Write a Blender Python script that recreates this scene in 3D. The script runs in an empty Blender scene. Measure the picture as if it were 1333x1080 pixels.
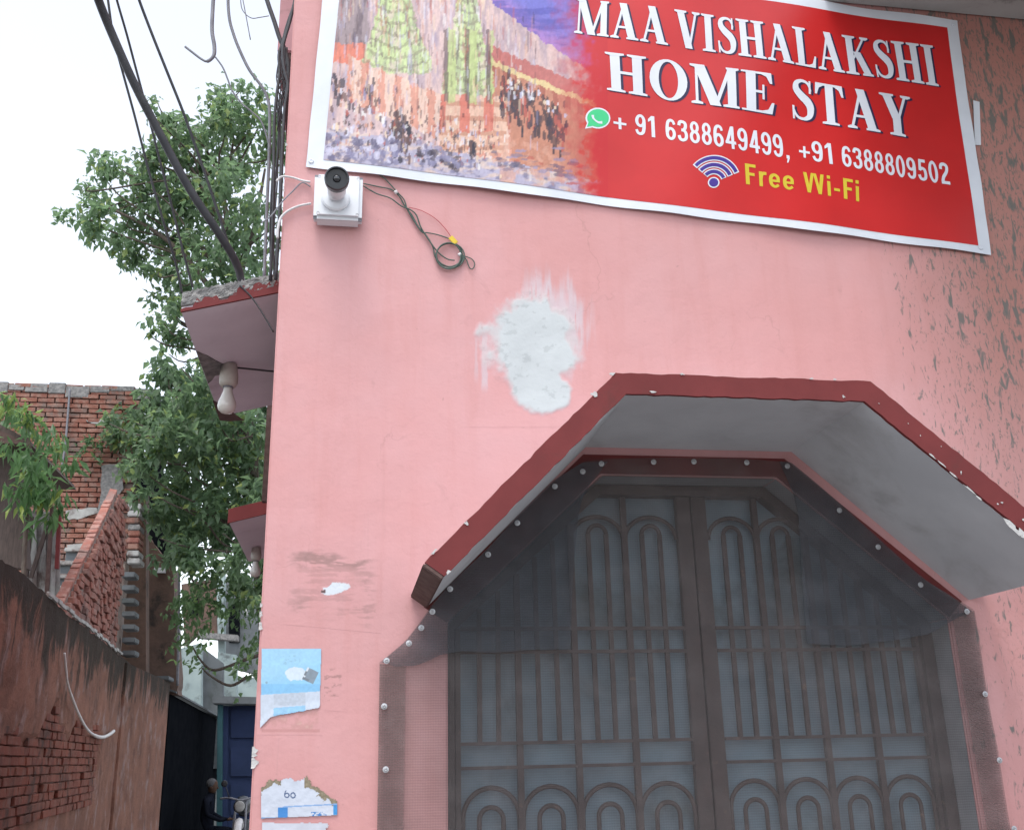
import bpy, bmesh, math, random
import numpy as np
from mathutils import Vector, Matrix

random.seed(7)
rng = np.random.default_rng(7)
scene = bpy.context.scene
COL = scene.collection
PI = math.pi

# ------------------------------------------------------------------ camera
# solved from the vanishing points of the front wall (photo frame 1333 x 1080)
PW, PH = 1333.0, 1080.0
CX, CY = PW / 2, PH / 2
FPX = 1338.0
up_c = Vector((-93.0, -4040.0, FPX)).normalized()
x_c = Vector((8830.0, 240.0, FPX))
x_c = (x_c - up_c * x_c.dot(up_c)).normalized()
y_c = up_c.cross(x_c).normalized()
if y_c.z < 0:
    y_c = -y_c
EYE = Vector((0.0, -3.2, 1.6))


def ray(px, py):
    c = Vector((px - CX, py - CY, FPX))
    return Vector((c.dot(x_c), c.dot(y_c), c.dot(up_c)))


def on_y(px, py, y=0.0):
    d = ray(px, py)
    return EYE + d * ((y - EYE.y) / d.y)


def on_z(px, py, z):
    d = ray(px, py)
    return EYE + d * ((z - EYE.z) / d.z)


def on_x(px, py, x):
    d = ray(px, py)
    return EYE + d * ((x - EYE.x) / d.x)


cam_data = bpy.data.cameras.new('camera')
cam = bpy.data.objects.new('camera', cam_data)
COL.objects.link(cam)
cam_data.sensor_fit = 'HORIZONTAL'
cam_data.sensor_width = 36.0
cam_data.lens = FPX / PW * 36.0
cam_data.clip_start = 0.05
cam_data.clip_end = 2000.0
rgt = Vector((x_c.x, y_c.x, up_c.x))
dwn = Vector((x_c.y, y_c.y, up_c.y))
fwd = Vector((x_c.z, y_c.z, up_c.z))
m = Matrix((rgt, -dwn, -fwd)).transposed().to_4x4()
m.translation = EYE
cam.matrix_world = m
scene.camera = cam

# ------------------------------------------------------------------ light
SUN_EL, SUN_AZ = math.radians(68), math.radians(205)     # high, hazy sun in front of the house and to the left
world = bpy.data.worlds.new('World')
scene.world = world
world.use_nodes = True
wn = world.node_tree
bg = wn.nodes['Background']
sky = wn.nodes.new('ShaderNodeTexSky')
sky.sky_type = 'NISHITA'
sky.sun_disc = False
sky.sun_elevation = SUN_EL
sky.sun_rotation = SUN_AZ
sky.air_density = 1.0
sky.dust_density = 1.5
sky.ozone_density = 1.0
hs = wn.nodes.new('ShaderNodeHueSaturation')
hs.inputs['Saturation'].default_value = 0.36
wn.links.new(sky.outputs[0], hs.inputs['Color'])
wn.links.new(hs.outputs[0], bg.inputs['Color'])
bg.inputs['Strength'].default_value = 0.15
sun_d = bpy.data.lights.new('sun', 'SUN')
sun_d.energy = 0.8
sun_d.angle = math.radians(24)
sun_d.color = (1.0, 0.96, 0.9)
sun = bpy.data.objects.new('sun', sun_d)
COL.objects.link(sun)
sd = Vector((math.sin(SUN_AZ) * math.cos(SUN_EL), math.cos(SUN_AZ) * math.cos(SUN_EL), math.sin(SUN_EL)))
sun.rotation_euler = (-sd).to_track_quat('-Z', 'Y').to_euler()
sun.location = (0, -5, 12)
scene.view_settings.view_transform = 'Standard'
scene.view_settings.look = 'None'
scene.view_settings.gamma = 1.0
scene.view_settings.use_curve_mapping = False
scene.view_settings.exposure = 1.47
scene.cycles.max_bounces = 6
scene.cycles.transparent_max_bounces = 12


# ------------------------------------------------------------------ mesh helpers
class MB:
    def __init__(self):
        self.v, self.f, self.c = [], [], []

    def add(self, verts, faces):
        o = len(self.v)
        self.v += [Vector(p) for p in verts]
        self.f += [[i + o for i in f] for f in faces]

    def box(self, lo, hi):
        (a, b, c), (d, e, f) = lo, hi
        self.add([(a, b, c), (d, b, c), (d, e, c), (a, e, c), (a, b, f), (d, b, f), (d, e, f), (a, e, f)],
                 [(0, 3, 2, 1), (4, 5, 6, 7), (0, 1, 5, 4), (1, 2, 6, 5), (2, 3, 7, 6), (3, 0, 4, 7)])

    def prism(self, pts, off):
        """closed prism: polygon pts pushed by off"""
        n = len(pts)
        off = Vector(off)
        a = [Vector(p) for p in pts]
        self.add(a + [p + off for p in a],
                 [tuple(range(n))[::-1], tuple(range(n, 2 * n))] +
                 [(i, (i + 1) % n, n + (i + 1) % n, n + i) for i in range(n)])

    def bar(self, p, q, w, d, side=None):
        """rectangular bar from p to q, w along side, d along the other"""
        p, q = Vector(p), Vector(q)
        t = (q - p).normalized()
        s = Vector(side) if side else (Vector((1, 0, 0)) if abs(t.x) < .9 else Vector((0, 0, 1)))
        s = (s - t * s.dot(t)).normalized()
        u = t.cross(s)
        c = [p + s * a * w / 2 + u * b * d / 2 for a, b in ((-1, -1), (1, -1), (1, 1), (-1, 1))]
        self.prism(c, q - p)

    def tube(self, pts, r, n=6, cap=True):
        pts = [Vector(p) for p in pts]
        rs = r if isinstance(r, (list, tuple)) else [r] * len(pts)
        o = len(self.v)
        ref = None
        for i, p in enumerate(pts):
            t = (pts[min(i + 1, len(pts) - 1)] - pts[max(i - 1, 0)])
            if t.length < 1e-9:
                t = Vector((0, 0, 1))
            t.normalize()
            if ref is None:
                ref = Vector((0, 0, 1)) if abs(t.z) < .8 else Vector((1, 0, 0))
            ref = (ref - t * ref.dot(t))
            if ref.length < 1e-6:
                ref = Vector((0.3, 0.5, 0.8)) - t * Vector((0.3, 0.5, 0.8)).dot(t)
            ref.normalize()
            b = t.cross(ref)
            for k in range(n):
                a = 2 * PI * k / n
                self.v.append(p + (ref * math.cos(a) + b * math.sin(a)) * rs[i])
        for i in range(len(pts) - 1):
            for k in range(n):
                self.f.append([o + i * n + k, o + i * n + (k + 1) % n, o + (i + 1) * n + (k + 1) % n, o + (i + 1) * n + k])
        if cap:
            self.f.append([o + k for k in range(n)][::-1])
            self.f.append([o + (len(pts) - 1) * n + k for k in range(n)])

    def lathe(self, p, axis, prof, n=16):
        """prof: list of (distance along axis, radius)"""
        axis = Vector(axis).normalized()
        p = Vector(p)
        ref = Vector((0, 0, 1)) if abs(axis.z) < .8 else Vector((1, 0, 0))
        ref = (ref - axis * ref.dot(axis)).normalized()
        b = axis.cross(ref)
        o = len(self.v)
        for h, r in prof:
            for k in range(n):
                a = 2 * PI * k / n
                self.v.append(p + axis * h + (ref * math.cos(a) + b * math.sin(a)) * r)
        for i in range(len(prof) - 1):
            for k in range(n):
                self.f.append([o + i * n + k, o + i * n + (k + 1) % n, o + (i + 1) * n + (k + 1) % n, o + (i + 1) * n + k])
        self.f.append([o + k for k in range(n)][::-1])
        self.f.append([o + (len(prof) - 1) * n + k for k in range(n)])


def root(name, label, cat, loc, group=None):
    o = bpy.data.objects.new(name, None)
    COL.objects.link(o)
    o.location = loc
    o.empty_display_size = 0.1
    tag(o, label, cat, group)
    return o


def tag(o, label=None, cat=None, group=None, kind=None):
    if label:
        o['label'] = label
    if cat:
        o['category'] = cat
    if group:
        o['group'] = group
    if kind:
        o['kind'] = kind
    return o


WORLD = {}


def wloc(o):
    p = Vector(o.location)
    while o.parent:
        o = o.parent
        p = p + Vector(o.location)
    return p


def obj(name, mb, mat, parent=None, smooth=False, bevel=0.0, cols=None, recalc=True):
    me = bpy.data.meshes.new(name)
    vs = mb.v
    lo = Vector((min(p.x for p in vs), min(p.y for p in vs), min(p.z for p in vs)))
    hi = Vector((max(p.x for p in vs), max(p.y for p in vs), max(p.z for p in vs)))
    c = (lo + hi) / 2
    me.from_pydata([p - c for p in vs], [], mb.f)
    if recalc:
        b = bmesh.new()
        b.from_mesh(me)
        bmesh.ops.recalc_face_normals(b, faces=b.faces)
        if bevel:
            bmesh.ops.bevel(b, geom=[e for e in b.edges if e.is_manifold and e.calc_face_angle(0) > .5], offset=bevel, segments=2,
                            affect='EDGES', clamp_overlap=True)
        b.to_mesh(me)
        b.free()
    if smooth:
        me.polygons.foreach_set('use_smooth', [True] * len(me.polygons))
    if cols is not None:
        at = me.color_attributes.new('col', 'FLOAT_COLOR', 'POINT')
        at.data.foreach_set('color', np.asarray(cols, dtype=np.float32).ravel())
    me.materials.append(mat)
    return place(name, me, c, parent)


def place(name, me, c, parent=None):
    o = bpy.data.objects.new(name, me)
    COL.objects.link(o)
    if parent is not None:
        o.parent = parent
        o.location = Vector(c) - wloc(parent)
    else:
        o.location = c
    return o


def smooth_pts(pts, n=6):
    """Catmull-Rom through pts"""
    P = [Vector(p) for p in pts]
    out = []
    for i in range(len(P) - 1):
        a, b, c, d = P[max(i - 1, 0)], P[i], P[i + 1], P[min(i + 2, len(P) - 1)]
        for k in range(n):
            t = k / n
            out.append(0.5 * ((2 * b) + (c - a) * t + (2 * a - 5 * b + 4 * c - d) * t * t + (3 * b - a - 3 * c + d) * t ** 3))
    out.append(P[-1])
    return out


def vnoise(x, y, seed=0):
    """value noise on numpy arrays, 0..1"""
    r = np.random.default_rng(seed).random((64, 64))
    xi, yi = np.floor(x).astype(int), np.floor(y).astype(int)
    fx, fy = x - xi, y - yi
    fx, fy = fx * fx * (3 - 2 * fx), fy * fy * (3 - 2 * fy)
    g = lambda a, b: r[a % 64, b % 64]
    return (g(xi, yi) * (1 - fx) + g(xi + 1, yi) * fx) * (1 - fy) + (g(xi, yi + 1) * (1 - fx) + g(xi + 1, yi + 1) * fx) * fy


def fbm(x, y, seed=0, n=4):
    s, a, t = 0, .5, 0
    for k in range(n):
        s = s + a * vnoise(x * 2 ** k + 7.3 * k, y * 2 ** k + 3.1 * k, seed + k)
        t += a
        a *= .55
    return s / t


def sstep(a, b, x):
    t = np.clip((x - a) / (b - a), 0, 1)
    return t * t * (3 - 2 * t)


def lin(r, g, b):
    f = lambda u: (u / 255 / 12.92) if u / 255 <= .04045 else ((u / 255 + .055) / 1.055) ** 2.4
    return (f(r), f(g), f(b))


# ------------------------------------------------------------------ materials
class NT:
    def __init__(self, name):
        self.m = bpy.data.materials.new(name)
        self.m.use_nodes = True
        self.t = self.m.node_tree
        self.b = self.t.nodes['Principled BSDF']
        self.out = self.t.nodes['Material Output']
        g = self.t.nodes.new('ShaderNodeNewGeometry')
        self.pos = g.outputs['Position']
        self.geo = g

    def n(self, typ, **kw):
        x = self.t.nodes.new(typ)
        for k, v in kw.items():
            setattr(x, k, v)
        return x

    def link(self, a, b):
        self.t.links.new(a, b)

    def mapping(self, scale, rot=(0, 0, 0), src=None):
        mp = self.n('ShaderNodeMapping')
        mp.inputs['Scale'].default_value = scale
        mp.inputs['Rotation'].default_value = rot
        self.link(src or self.pos, mp.inputs['Vector'])
        return mp.outputs[0]

    def noise(self, vec, scale, detail=5, rough=.6, dist=0.0):
        x = self.n('ShaderNodeTexNoise')
        x.inputs['Scale'].default_value = scale
        x.inputs['Detail'].default_value = detail
        x.inputs['Roughness'].default_value = rough
        x.inputs['Distortion'].default_value = dist
        self.link(vec or self.pos, x.inputs['Vector'])
        return x.outputs['Fac']

    def ramp(self, fac, a, b, va=0.0, vb=1.0):
        x = self.n('ShaderNodeMapRange')
        x.interpolation_type = 'SMOOTHSTEP'
        for nme, v in (('From Min', a), ('From Max', b), ('To Min', va), ('To Max', vb)):
            x.inputs[nme].default_value = v
        self.link(fac, x.inputs['Value'])
        return x.outputs['Result']

    def mix(self, fac, a, b, blend='MIX'):
        x = self.n('ShaderNodeMix', data_type='RGBA', blend_type=blend)
        for s, v in ((0, fac), (6, a), (7, b)):
            if isinstance(v, (int, float)):
                x.inputs[s].default_value = v
            elif isinstance(v, tuple):
                x.inputs[s].default_value = (*v, 1.0) if len(v) == 3 else v
            else:
                self.link(v, x.inputs[s])
        return x.outputs[2]

    def math(self, op, a, b=0.0):
        x = self.n('ShaderNodeMath', operation=op)
        for i, v in enumerate((a, b)):
            if isinstance(v, (int, float)):
                x.inputs[i].default_value = v
            else:
                self.link(v, x.inputs[i])
        return x.outputs[0]

    def bump(self, h, strength=.3, dist=.01):
        x = self.n('ShaderNodeBump')
        x.inputs['Strength'].default_value = strength
        x.inputs['Distance'].default_value = dist
        self.link(h, x.inputs['Height'])
        self.link(x.outputs[0], self.b.inputs['Normal'])

    def done(self, col=None, rough=.7, spec=.3, metal=0.0):
        if col is not None:
            if isinstance(col, tuple):
                self.b.inputs['Base Color'].default_value = (*col[:3], 1)
            else:
                self.link(col, self.b.inputs['Base Color'])
        self.b.inputs['Roughness'].default_value = rough
        self.b.inputs['Specular IOR Level'].default_value = spec
        self.b.inputs['Metallic'].default_value = metal
        return self.m


def simple(name, c1, c2=None, scale=20, rough=.7, spec=.3, metal=0.0, bump=.15, dirt=None, dscale=6, dth=(.52, .68), bdist=.004, stretch=None):
    t = NT(name)
    if c2 is None:
        c2 = tuple(v * .8 for v in c1)
    v = t.mapping(stretch) if stretch else None
    f = t.noise(v, scale)
    c = t.mix(t.ramp(f, .3, .7), c1, c2)
    if dirt:
        c = t.mix(t.ramp(t.noise(v, dscale, 7, .65, .4), *dth), c, dirt)
    if bump:
        t.bump(t.noise(v, scale * 3), bump, bdist)
    return t.done(c, rough, spec, metal)


def attr_mat(name, rough=.5, spec=.3, bump=0.0):
    t = NT(name)
    a = t.n('ShaderNodeAttribute', attribute_name='col')
    if bump:
        t.bump(t.noise(None, 120), bump, .002)
    return t.done(a.outputs['Color'], rough, spec)


XM0, XM1 = on_y(1120, 450).x, on_y(1330, 420).x


def wall_mat(name, overlay=False):
    t = NT(name)
    base = (.53, .264, .258)
    c = t.mix(t.ramp(t.noise(None, 1.1, 4), .35, .65), base, (.54, .298, .300))
    c = t.mix(t.ramp(t.noise(t.mapping((9, 9, 1.1)), 1.6, 5, .6, .3), .45, .75, 0, .5), c, (.485, .233, .222))
    # faint dust and hand scuffs
    c = t.mix(t.ramp(t.noise(None, 9, 8, .7, .6), .58, .74, 0, .36), c, (.37, .20, .195))
    c = t.mix(t.ramp(t.noise(t.mapping((22, 22, .9)), 1.3, 6, .7, .3), .60, .78, 0, .30), c, (.34, .21, .205))
    c = t.mix(t.ramp(t.noise(None, .6, 3), .4, .6, 0, .35), c, (.47, .235, .225))
    c = t.mix(t.ramp(t.noise(None, 45, 3, .5), .70, .78, 0, .5), c, (.30, .18, .17))
    # hairline cracks
    dv = t.n('ShaderNodeVectorMath', operation='ADD')
    nzv = t.n('ShaderNodeTexNoise')
    nzv.inputs['Scale'].default_value = 3.0
    nzv.inputs['Detail'].default_value = 6
    t.link(t.pos, nzv.inputs['Vector'])
    sc = t.n('ShaderNodeVectorMath', operation='SCALE')
    sc.inputs['Scale'].default_value = .55
    t.link(nzv.outputs['Color'], sc.inputs[0])
    t.link(t.pos, dv.inputs[0])
    t.link(sc.outputs[0], dv.inputs[1])
    vo = t.n('ShaderNodeTexVoronoi', feature='DISTANCE_TO_EDGE')
    vo.inputs['Scale'].default_value = 1.5
    t.link(dv.outputs[0], vo.inputs['Vector'])
    ck = t.math('MULTIPLY', t.ramp(vo.outputs['Distance'], .0015, .006, 1, 0), t.ramp(t.noise(None, 1.7, 3), .52, .62))
    c = t.mix(t.math('MULTIPLY', ck, .20), c, (.22, .12, .11))
    # mildew streaks, thickest towards the wet right-hand side under the roof slab
    sx = t.n('ShaderNodeSeparateXYZ')
    t.link(t.pos, sx.inputs[0])
    reg = t.ramp(sx.outputs['X'], XM0, XM1)
    up = t.ramp(sx.outputs['Z'], 2.0, 3.3)
    reg2 = t.math('MULTIPLY', reg, t.math('ADD', .45, t.math('MULTIPLY', up, .75)))
    c = t.mix(t.math('MULTIPLY', reg2, .62), c, (.34, .15, .11))  # broad salmon-brown tone beneath the mildew: shade below the slab, painted in
    vv = t.mapping((38, 1, 11), (0, math.radians(-24), 0))
    st = t.noise(vv, 1.0, 3, .55, .5)
    th = t.math('SUBTRACT', st, t.math('SUBTRACT', .30, t.math('MULTIPLY', reg2, .085)))
    c = t.mix(t.math('MULTIPLY', t.ramp(th, .325, .425, 0, .85), t.ramp(reg2, .02, .15)), c, (.115, .128, .118))
    s2 = t.noise(t.mapping((85, 1, 27), (0, math.radians(-20), 0)), 1.0, 4, .6, .8)
    c = t.mix(t.math('MULTIPLY', t.ramp(t.math('ADD', s2, t.math('MULTIPLY', reg2, .06)), .60, .70, 0, .8), t.ramp(reg2, .05, .3)), c, (.125, .13, .115))
    sp = t.noise(t.mapping((90, 1, 45)), 1.0, 3, .6, .2)
    c = t.mix(t.math('MULTIPLY', t.ramp(sp, .60, .70, 0, .75), t.ramp(reg2, .15, .6)), c, (.20, .13, .10))
    bp = t.noise(None, 60, 6, .6)
    big = t.noise(None, 7, 4, .5)
    t.bump(t.math('ADD', t.math('MULTIPLY', bp, .25), t.math('MULTIPLY', big, 1.2)), .35, .012)
    if overlay:
        a = t.n('ShaderNodeAttribute', attribute_name='col')
        c = t.mix(a.outputs['Alpha'], c, a.outputs['Color'])
    return t.done(c, .62, .25)


M = {}
M['wall'] = wall_mat('pink_paint')
M['wall_over'] = wall_mat('pink_paint_worn', True)
M['side_pink'] = simple('side_pink_paint', (.46, .25, .265), (.41, .22, .235), 5, .7, dirt=(.25, .15, .15))
M['red'] = simple('red_oxide_paint', (.160, .033, .033), (.132, .028, .028), 6, .62, .15, bump=.25, dirt=(.11, .032, .03), dscale=7, dth=(.54, .75))
M['soffit'] = simple('grey_cement_soffit', (.54, .55, .575), (.46, .47, .495), 3, .8, bump=.5, dirt=(.40, .40, .415), dscale=3.5, dth=(.52, .76))
M['rawend'] = simple('raw_dark_end', (.085, .05, .045), (.12, .08, .07), 30, .9, bump=.6)
M['white_chip'] = simple('chipped_white_plaster', (.50, .49, .48), (.40, .39, .38), 60, .8, bump=.4)
M['lilac'] = simple('lilac_limewash', (.70, .66, .72), (.62, .58, .64), 4, .8, bump=.25, dirt=(.42, .38, .42), dscale=4, dth=(.56, .80))
M['cement'] = simple('broken_cement', (.28, .27, .26), (.14, .14, .14), 25, .9, bump=.8, bdist=.01)
M['ceiling'] = simple('roof_slab_cement', (.38, .37, .36), (.32, .31, .30), 3, .85, bump=.3, dirt=(.2, .19, .18))
M['gate'] = simple('brown_gate_paint', (.060, .036, .033), (.043, .028, .026), 18, .5, .3, bump=.3, dirt=(.13, .075, .055), dscale=20, dth=(.62, .72))
M['gate_sheet'] = simple('blue_grey_sheet', (.175, .25, .30), (.135, .195, .24), 3.5, .55, .3, bump=.1, dirt=(.055, .08, .08), dscale=2.6, dth=(.48, .74))
M['reveal'] = simple('grey_reveal', (.30, .31, .33), (.25, .26, .28), 5, .8)
M['metal'] = simple('zinc_screw', (.46, .46, .48), (.34, .34, .35), 90, .45, .5, .5, bump=0)
M['white_plastic'] = simple('white_plastic', (.66, .68, .71), (.62, .64, .67), 12, .38, .45, bump=0)
M['black_plastic'] = simple('black_plastic', (.012, .014, .018), (.02, .022, .026), 20, .35, .5, bump=0)
M['lens'] = simple('lens_glass', (.004, .005, .008), (.006, .007, .01), 5, .08, .8, bump=0)
M['cable'] = simple('black_cable', (.035, .035, .04), (.055, .055, .06), 20, .55, bump=0)
M['cable_grey'] = simple('grey_cable', (.22, .22, .24), (.15, .15, .17), 20, .6, bump=0)
M['cable_white'] = simple('white_cable', (.62, .60, .60), (.5, .48, .48), 20, .5, bump=0)
M['cable_green'] = simple('green_wire', (.055, .085, .07), (.07, .10, .085), 60, .5, bump=0)
M['wire_red'] = simple('red_wire', (.45, .08, .09), None, 20, .5, bump=0)
M['yellow'] = simple('yellow_tag', (.70, .50, .04), None, 20, .5, bump=0)
M['b_white'] = simple('banner_white', (.62, .65, .70), (.56, .59, .64), 6, .45, .35, bump=.1)
M['b_red'] = simple('banner_red', (.49, .0125, .0125), (.43, .010, .010), 3, .4, .4, bump=.1)
M['b_navy'] = simple('ink_navy', (.02, .018, .06), None, 20, .45, bump=0)
M['b_text'] = simple('ink_white', (.62, .64, .69), (.58, .60, .65), 10, .45, bump=0)
M['b_yellow'] = simple('ink_yellow', (.56, .44, .035), (.52, .41, .03), 10, .45, bump=0)
M['b_green'] = simple('ink_green', (.05, .50, .20), (.04, .46, .18), 10, .45, bump=0)
M['b_blue'] = simple('ink_blue', (.055, .03, .25), None, 10, .45, bump=0)
M['print'] = attr_mat('printed_picture', .45, .35)
M['paper'] = attr_mat('printed_paper', .75, .15, .1)
M['bulb'] = simple('milky_bulb', (.62, .60, .55), (.58, .56, .52), 6, .22, .5, bump=0)
M['ceramic'] = simple('dusty_holder', (.50, .47, .42), (.40, .37, .33), 20, .5, bump=.1)
M['mortar'] = simple('old_mortar', (.25, .195, .17), (.17, .135, .118), 12, .95, bump=.6, dirt=(.09, .075, .068))
M['wood'] = simple('grey_wood', (.10, .075, .065), (.065, .05, .045), 12, .85, bump=.4, stretch=(6, 6, 1))
M['dark'] = simple('black_and_painted_shade', (.006, .007, .009), (.009, .010, .012), 5, 1.0, 0.0, bump=.2)  # near-black puts the covered lane's shade into the colour; also window and eye black
M['sheet'] = simple('weathered_sheet', (.40, .40, .38), (.26, .25, .24), 6, .7, bump=.3, dirt=(.14, .11, .10))
M['palewall'] = simple('pale_green_wall', (.34, .41, .40), (.26, .32, .32), 2, .85, dirt=(.12, .14, .14), dscale=2)
M['greywall'] = simple('grey_wall', (.15, .165, .175), (.11, .12, .125), 2, .85, dirt=(.08, .09, .09), dscale=2)
M['brownwall'] = simple('brown_mud_wall', (.15, .095, .075), (.10, .068, .055), 4, .9, bump=.5, dirt=(.045, .036, .032), dscale=2.5, bdist=.02)
M['bluepaint'] = simple('blue_gate_paint', (.026, .040, .095), (.02, .032, .075), 3, .6, .15, bump=.1)
M['tealpaint'] = simple('teal_frame_paint', (.035, .10, .115), None, 3, .5, bump=.1)
M['ground'] = simple('paved_lane', (.24, .235, .23), (.19, .185, .18), 2.5, .9, bump=.4, dirt=(.13, .125, .12), dscale=1.2)
M['trunk'] = simple('bark', (.13, .105, .085), (.08, .065, .055), 9, .95, bump=.7, bdist=.02, stretch=(3, 3, .8))
M['skin'] = simple('skin', (.085, .05, .036), None, 10, .8, .1, bump=0)  # darkened so the lane's shade sits in the skin colour
M['hair'] = simple('grey_hair', (.10, .10, .105), (.06, .06, .065), 60, .9, .1, bump=.3)  # grey lowered too, lane shade put into the hair colour
M['cloth'] = simple('dark_cloth', (.014, .016, .024), None, 12, 1.0, 0.0, bump=.3)
M['hose'] = simple('white_hose', (.66, .64, .62), (.55, .53, .52), 20, .5, bump=0)


def brick_mat(name, c1, c2, c3, moss):
    t = NT(name)
    oi = t.n('ShaderNodeObjectInfo')
    c = t.mix(oi.outputs['Random'], c1, c2)
    c = t.mix(t.ramp(t.noise(None, 9, 6, .65), .42, .66), c, c3)
    c = t.mix(t.ramp(t.noise(None, 2.2, 6, .7, .4), .50, .66, 0, .9), c, moss)
    t.bump(t.noise(None, 45, 5, .7), .7, .012)
    return t.done(c, .92, .15)


M['brick'] = brick_mat('old_red_brick', (.27, .115, .082), (.205, .085, .064), (.29, .175, .14), (.155, .125, .11))
M['brick_dark'] = brick_mat('damp_red_brick', (.235, .082, .056), (.165, .060, .045), (.21, .105, .08), (.075, .05, .042))
M['brick_worn'] = brick_mat('worn_red_brick', (.31, .13, .10), (.24, .10, .08), (.33, .20, .17), (.20, .135, .12))


def plaster_lane():
    t = NT('stained_lane_plaster')
    sx = t.n('ShaderNodeSeparateXYZ')
    t.link(t.pos, sx.inputs[0])
    c = t.mix(t.ramp(t.noise(None, 2.5, 6, .65), .35, .68), (.275, .138, .098), (.185, .095, .07))
    c = t.mix(t.ramp(t.noise(t.mapping((2, 2, 1.6)), 2, 5), .52, .70), c, (.30, .21, .19))
    # black algae running down from the top of the wall
    h = t.math('ADD', sx.outputs['Z'], t.ramp(t.noise(t.mapping((2.2, 2.2, 1.0)), 1.0, 8, .72, .8), .25, .75, -.50, .50))
    c = t.mix(t.ramp(h, 2.35, 2.75, 0, .93), c, (.036, .032, .026))
    c = t.mix(t.ramp(t.noise(t.mapping((4, 4, 2.6)), 1, 7, .7, .6), .56, .72, 0, .7), c, (.06, .046, .04))
    t.bump(t.math('ADD', t.noise(None, 26, 7, .7), t.noise(None, 4, 4, .6)), .8, .03)
    return t.done(c, .9, .15)


M['lane'] = plaster_lane()


def leaf_mat(name):
    t = NT(name)
    a = t.n('ShaderNodeAttribute', attribute_name='col')
    c = a.outputs['Color']
    tr = t.n('ShaderNodeBsdfTranslucent')
    t.link(t.mix(.6, c, (.26, .40, .20)), tr.inputs['Color'])
    mx = t.n('ShaderNodeMixShader')
    mx.inputs[0].default_value = .56
    t.done(c, .42, .5)
    t.link(t.b.outputs[0], mx.inputs[1])
    t.link(tr.outputs[0], mx.inputs[2])
    t.link(mx.outputs[0], t.out.inputs['Surface'])
    return t.m


M['leaf'] = leaf_mat('leaf_green')


def net_mat(name, alpha, col):
    t = NT(name)
    v = t.n('ShaderNodeTexWave')
    v.bands_direction = 'Z'
    v.inputs['Scale'].default_value = 42
    v.inputs['Distortion'].default_value = 1.2
    v.inputs['Detail'].default_value = 2
    t.link(t.pos, v.inputs['Vector'])
    w = t.n('ShaderNodeTexWave')
    w.bands_direction = 'X'
    w.inputs['Scale'].default_value = 42
    w.inputs['Distortion'].default_value = 1.2
    t.link(t.pos, w.inputs['Vector'])
    nz = t.noise(None, 3.0, 5, .6, .5)
    s = t.math('ADD', t.math('MULTIPLY', v.outputs['Fac'], .13), t.math('MULTIPLY', w.outputs['Fac'], .06))
    s = t.math('ADD', s, t.ramp(nz, .3, .7, -.07, .07))
    fac = t.math('ADD', s, alpha - .085)
    tr = t.n('ShaderNodeBsdfTransparent')
    mx = t.n('ShaderNodeMixShader')
    t.done(t.mix(t.ramp(t.noise(None, 14, 5), .4, .7), col, tuple(q * 1.35 for q in col)), .85, .15)
    t.link(fac, mx.inputs[0])
    t.link(tr.outputs[0], mx.inputs[1])
    t.link(t.b.outputs[0], mx.inputs[2])
    t.link(mx.outputs[0], t.out.inputs['Surface'])
    return t.m


M['net'] = net_mat('fly_net', .36, (.125, .112, .11))
M['net_double'] = net_mat('fly_net_double', .57, (.066, .068, .076))
M['net_hem'] = net_mat('fly_net_hem', .52, (.115, .088, .085))


# =================================================================== ground
g = MB()
g.add([(-400, -400, 0), (400, -400, 0), (400, 400, 0), (-400, 400, 0)], [(0, 1, 2, 3)])
tag(obj('lane_ground', g, M['ground']), kind='structure')

# =================================================================== pink house
XC = -0.268                                   # the house corner on the lane
XR = 4.2
house = root('house', 'salmon pink corner house with a grey gate under an octagonal red-edged hood', 'house', (1.2, 0.0, 0.0))
OPEN = [(0.296, 0), (0.296, 1.998), (0.806, 2.473), (1.412, 2.473), (1.965, 2.003), (1.965, 0)]
w = MB()
w.prism([(x, 0, z) for x, z in [(XC, 0)] + OPEN + [(XR, 0), (XR, 5.4), (XC, 5.4)]], (0, .22, 0))
wall = obj('wall', w, M['wall'], house, bevel=.006)
w = MB()
w.box((XC, .221, 0), (XC + .22, 6.5, 5.4))
w.box((XC + .221, 6.3, 0), (XR, 6.5, 5.24))
w.box((XR - .2, .221, 0), (XR, 6.29, 5.24))
side_wall = obj('side_wall', w, M['side_pink'], house)
w = MB()
w.box((XC + .002, .225, 5.25), (XR - .002, 6.5, 5.398))
obj('roof', w, M['ceiling'], house)
# grey slab over the front right; its unseen outer reach is lengthened to shade the wall
w = MB()
w.box((1.83, -2.9, 4.475), (XR, -.002, 4.62))
obj('roof_slab', w, M['ceiling'], house, bevel=.008)


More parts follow.
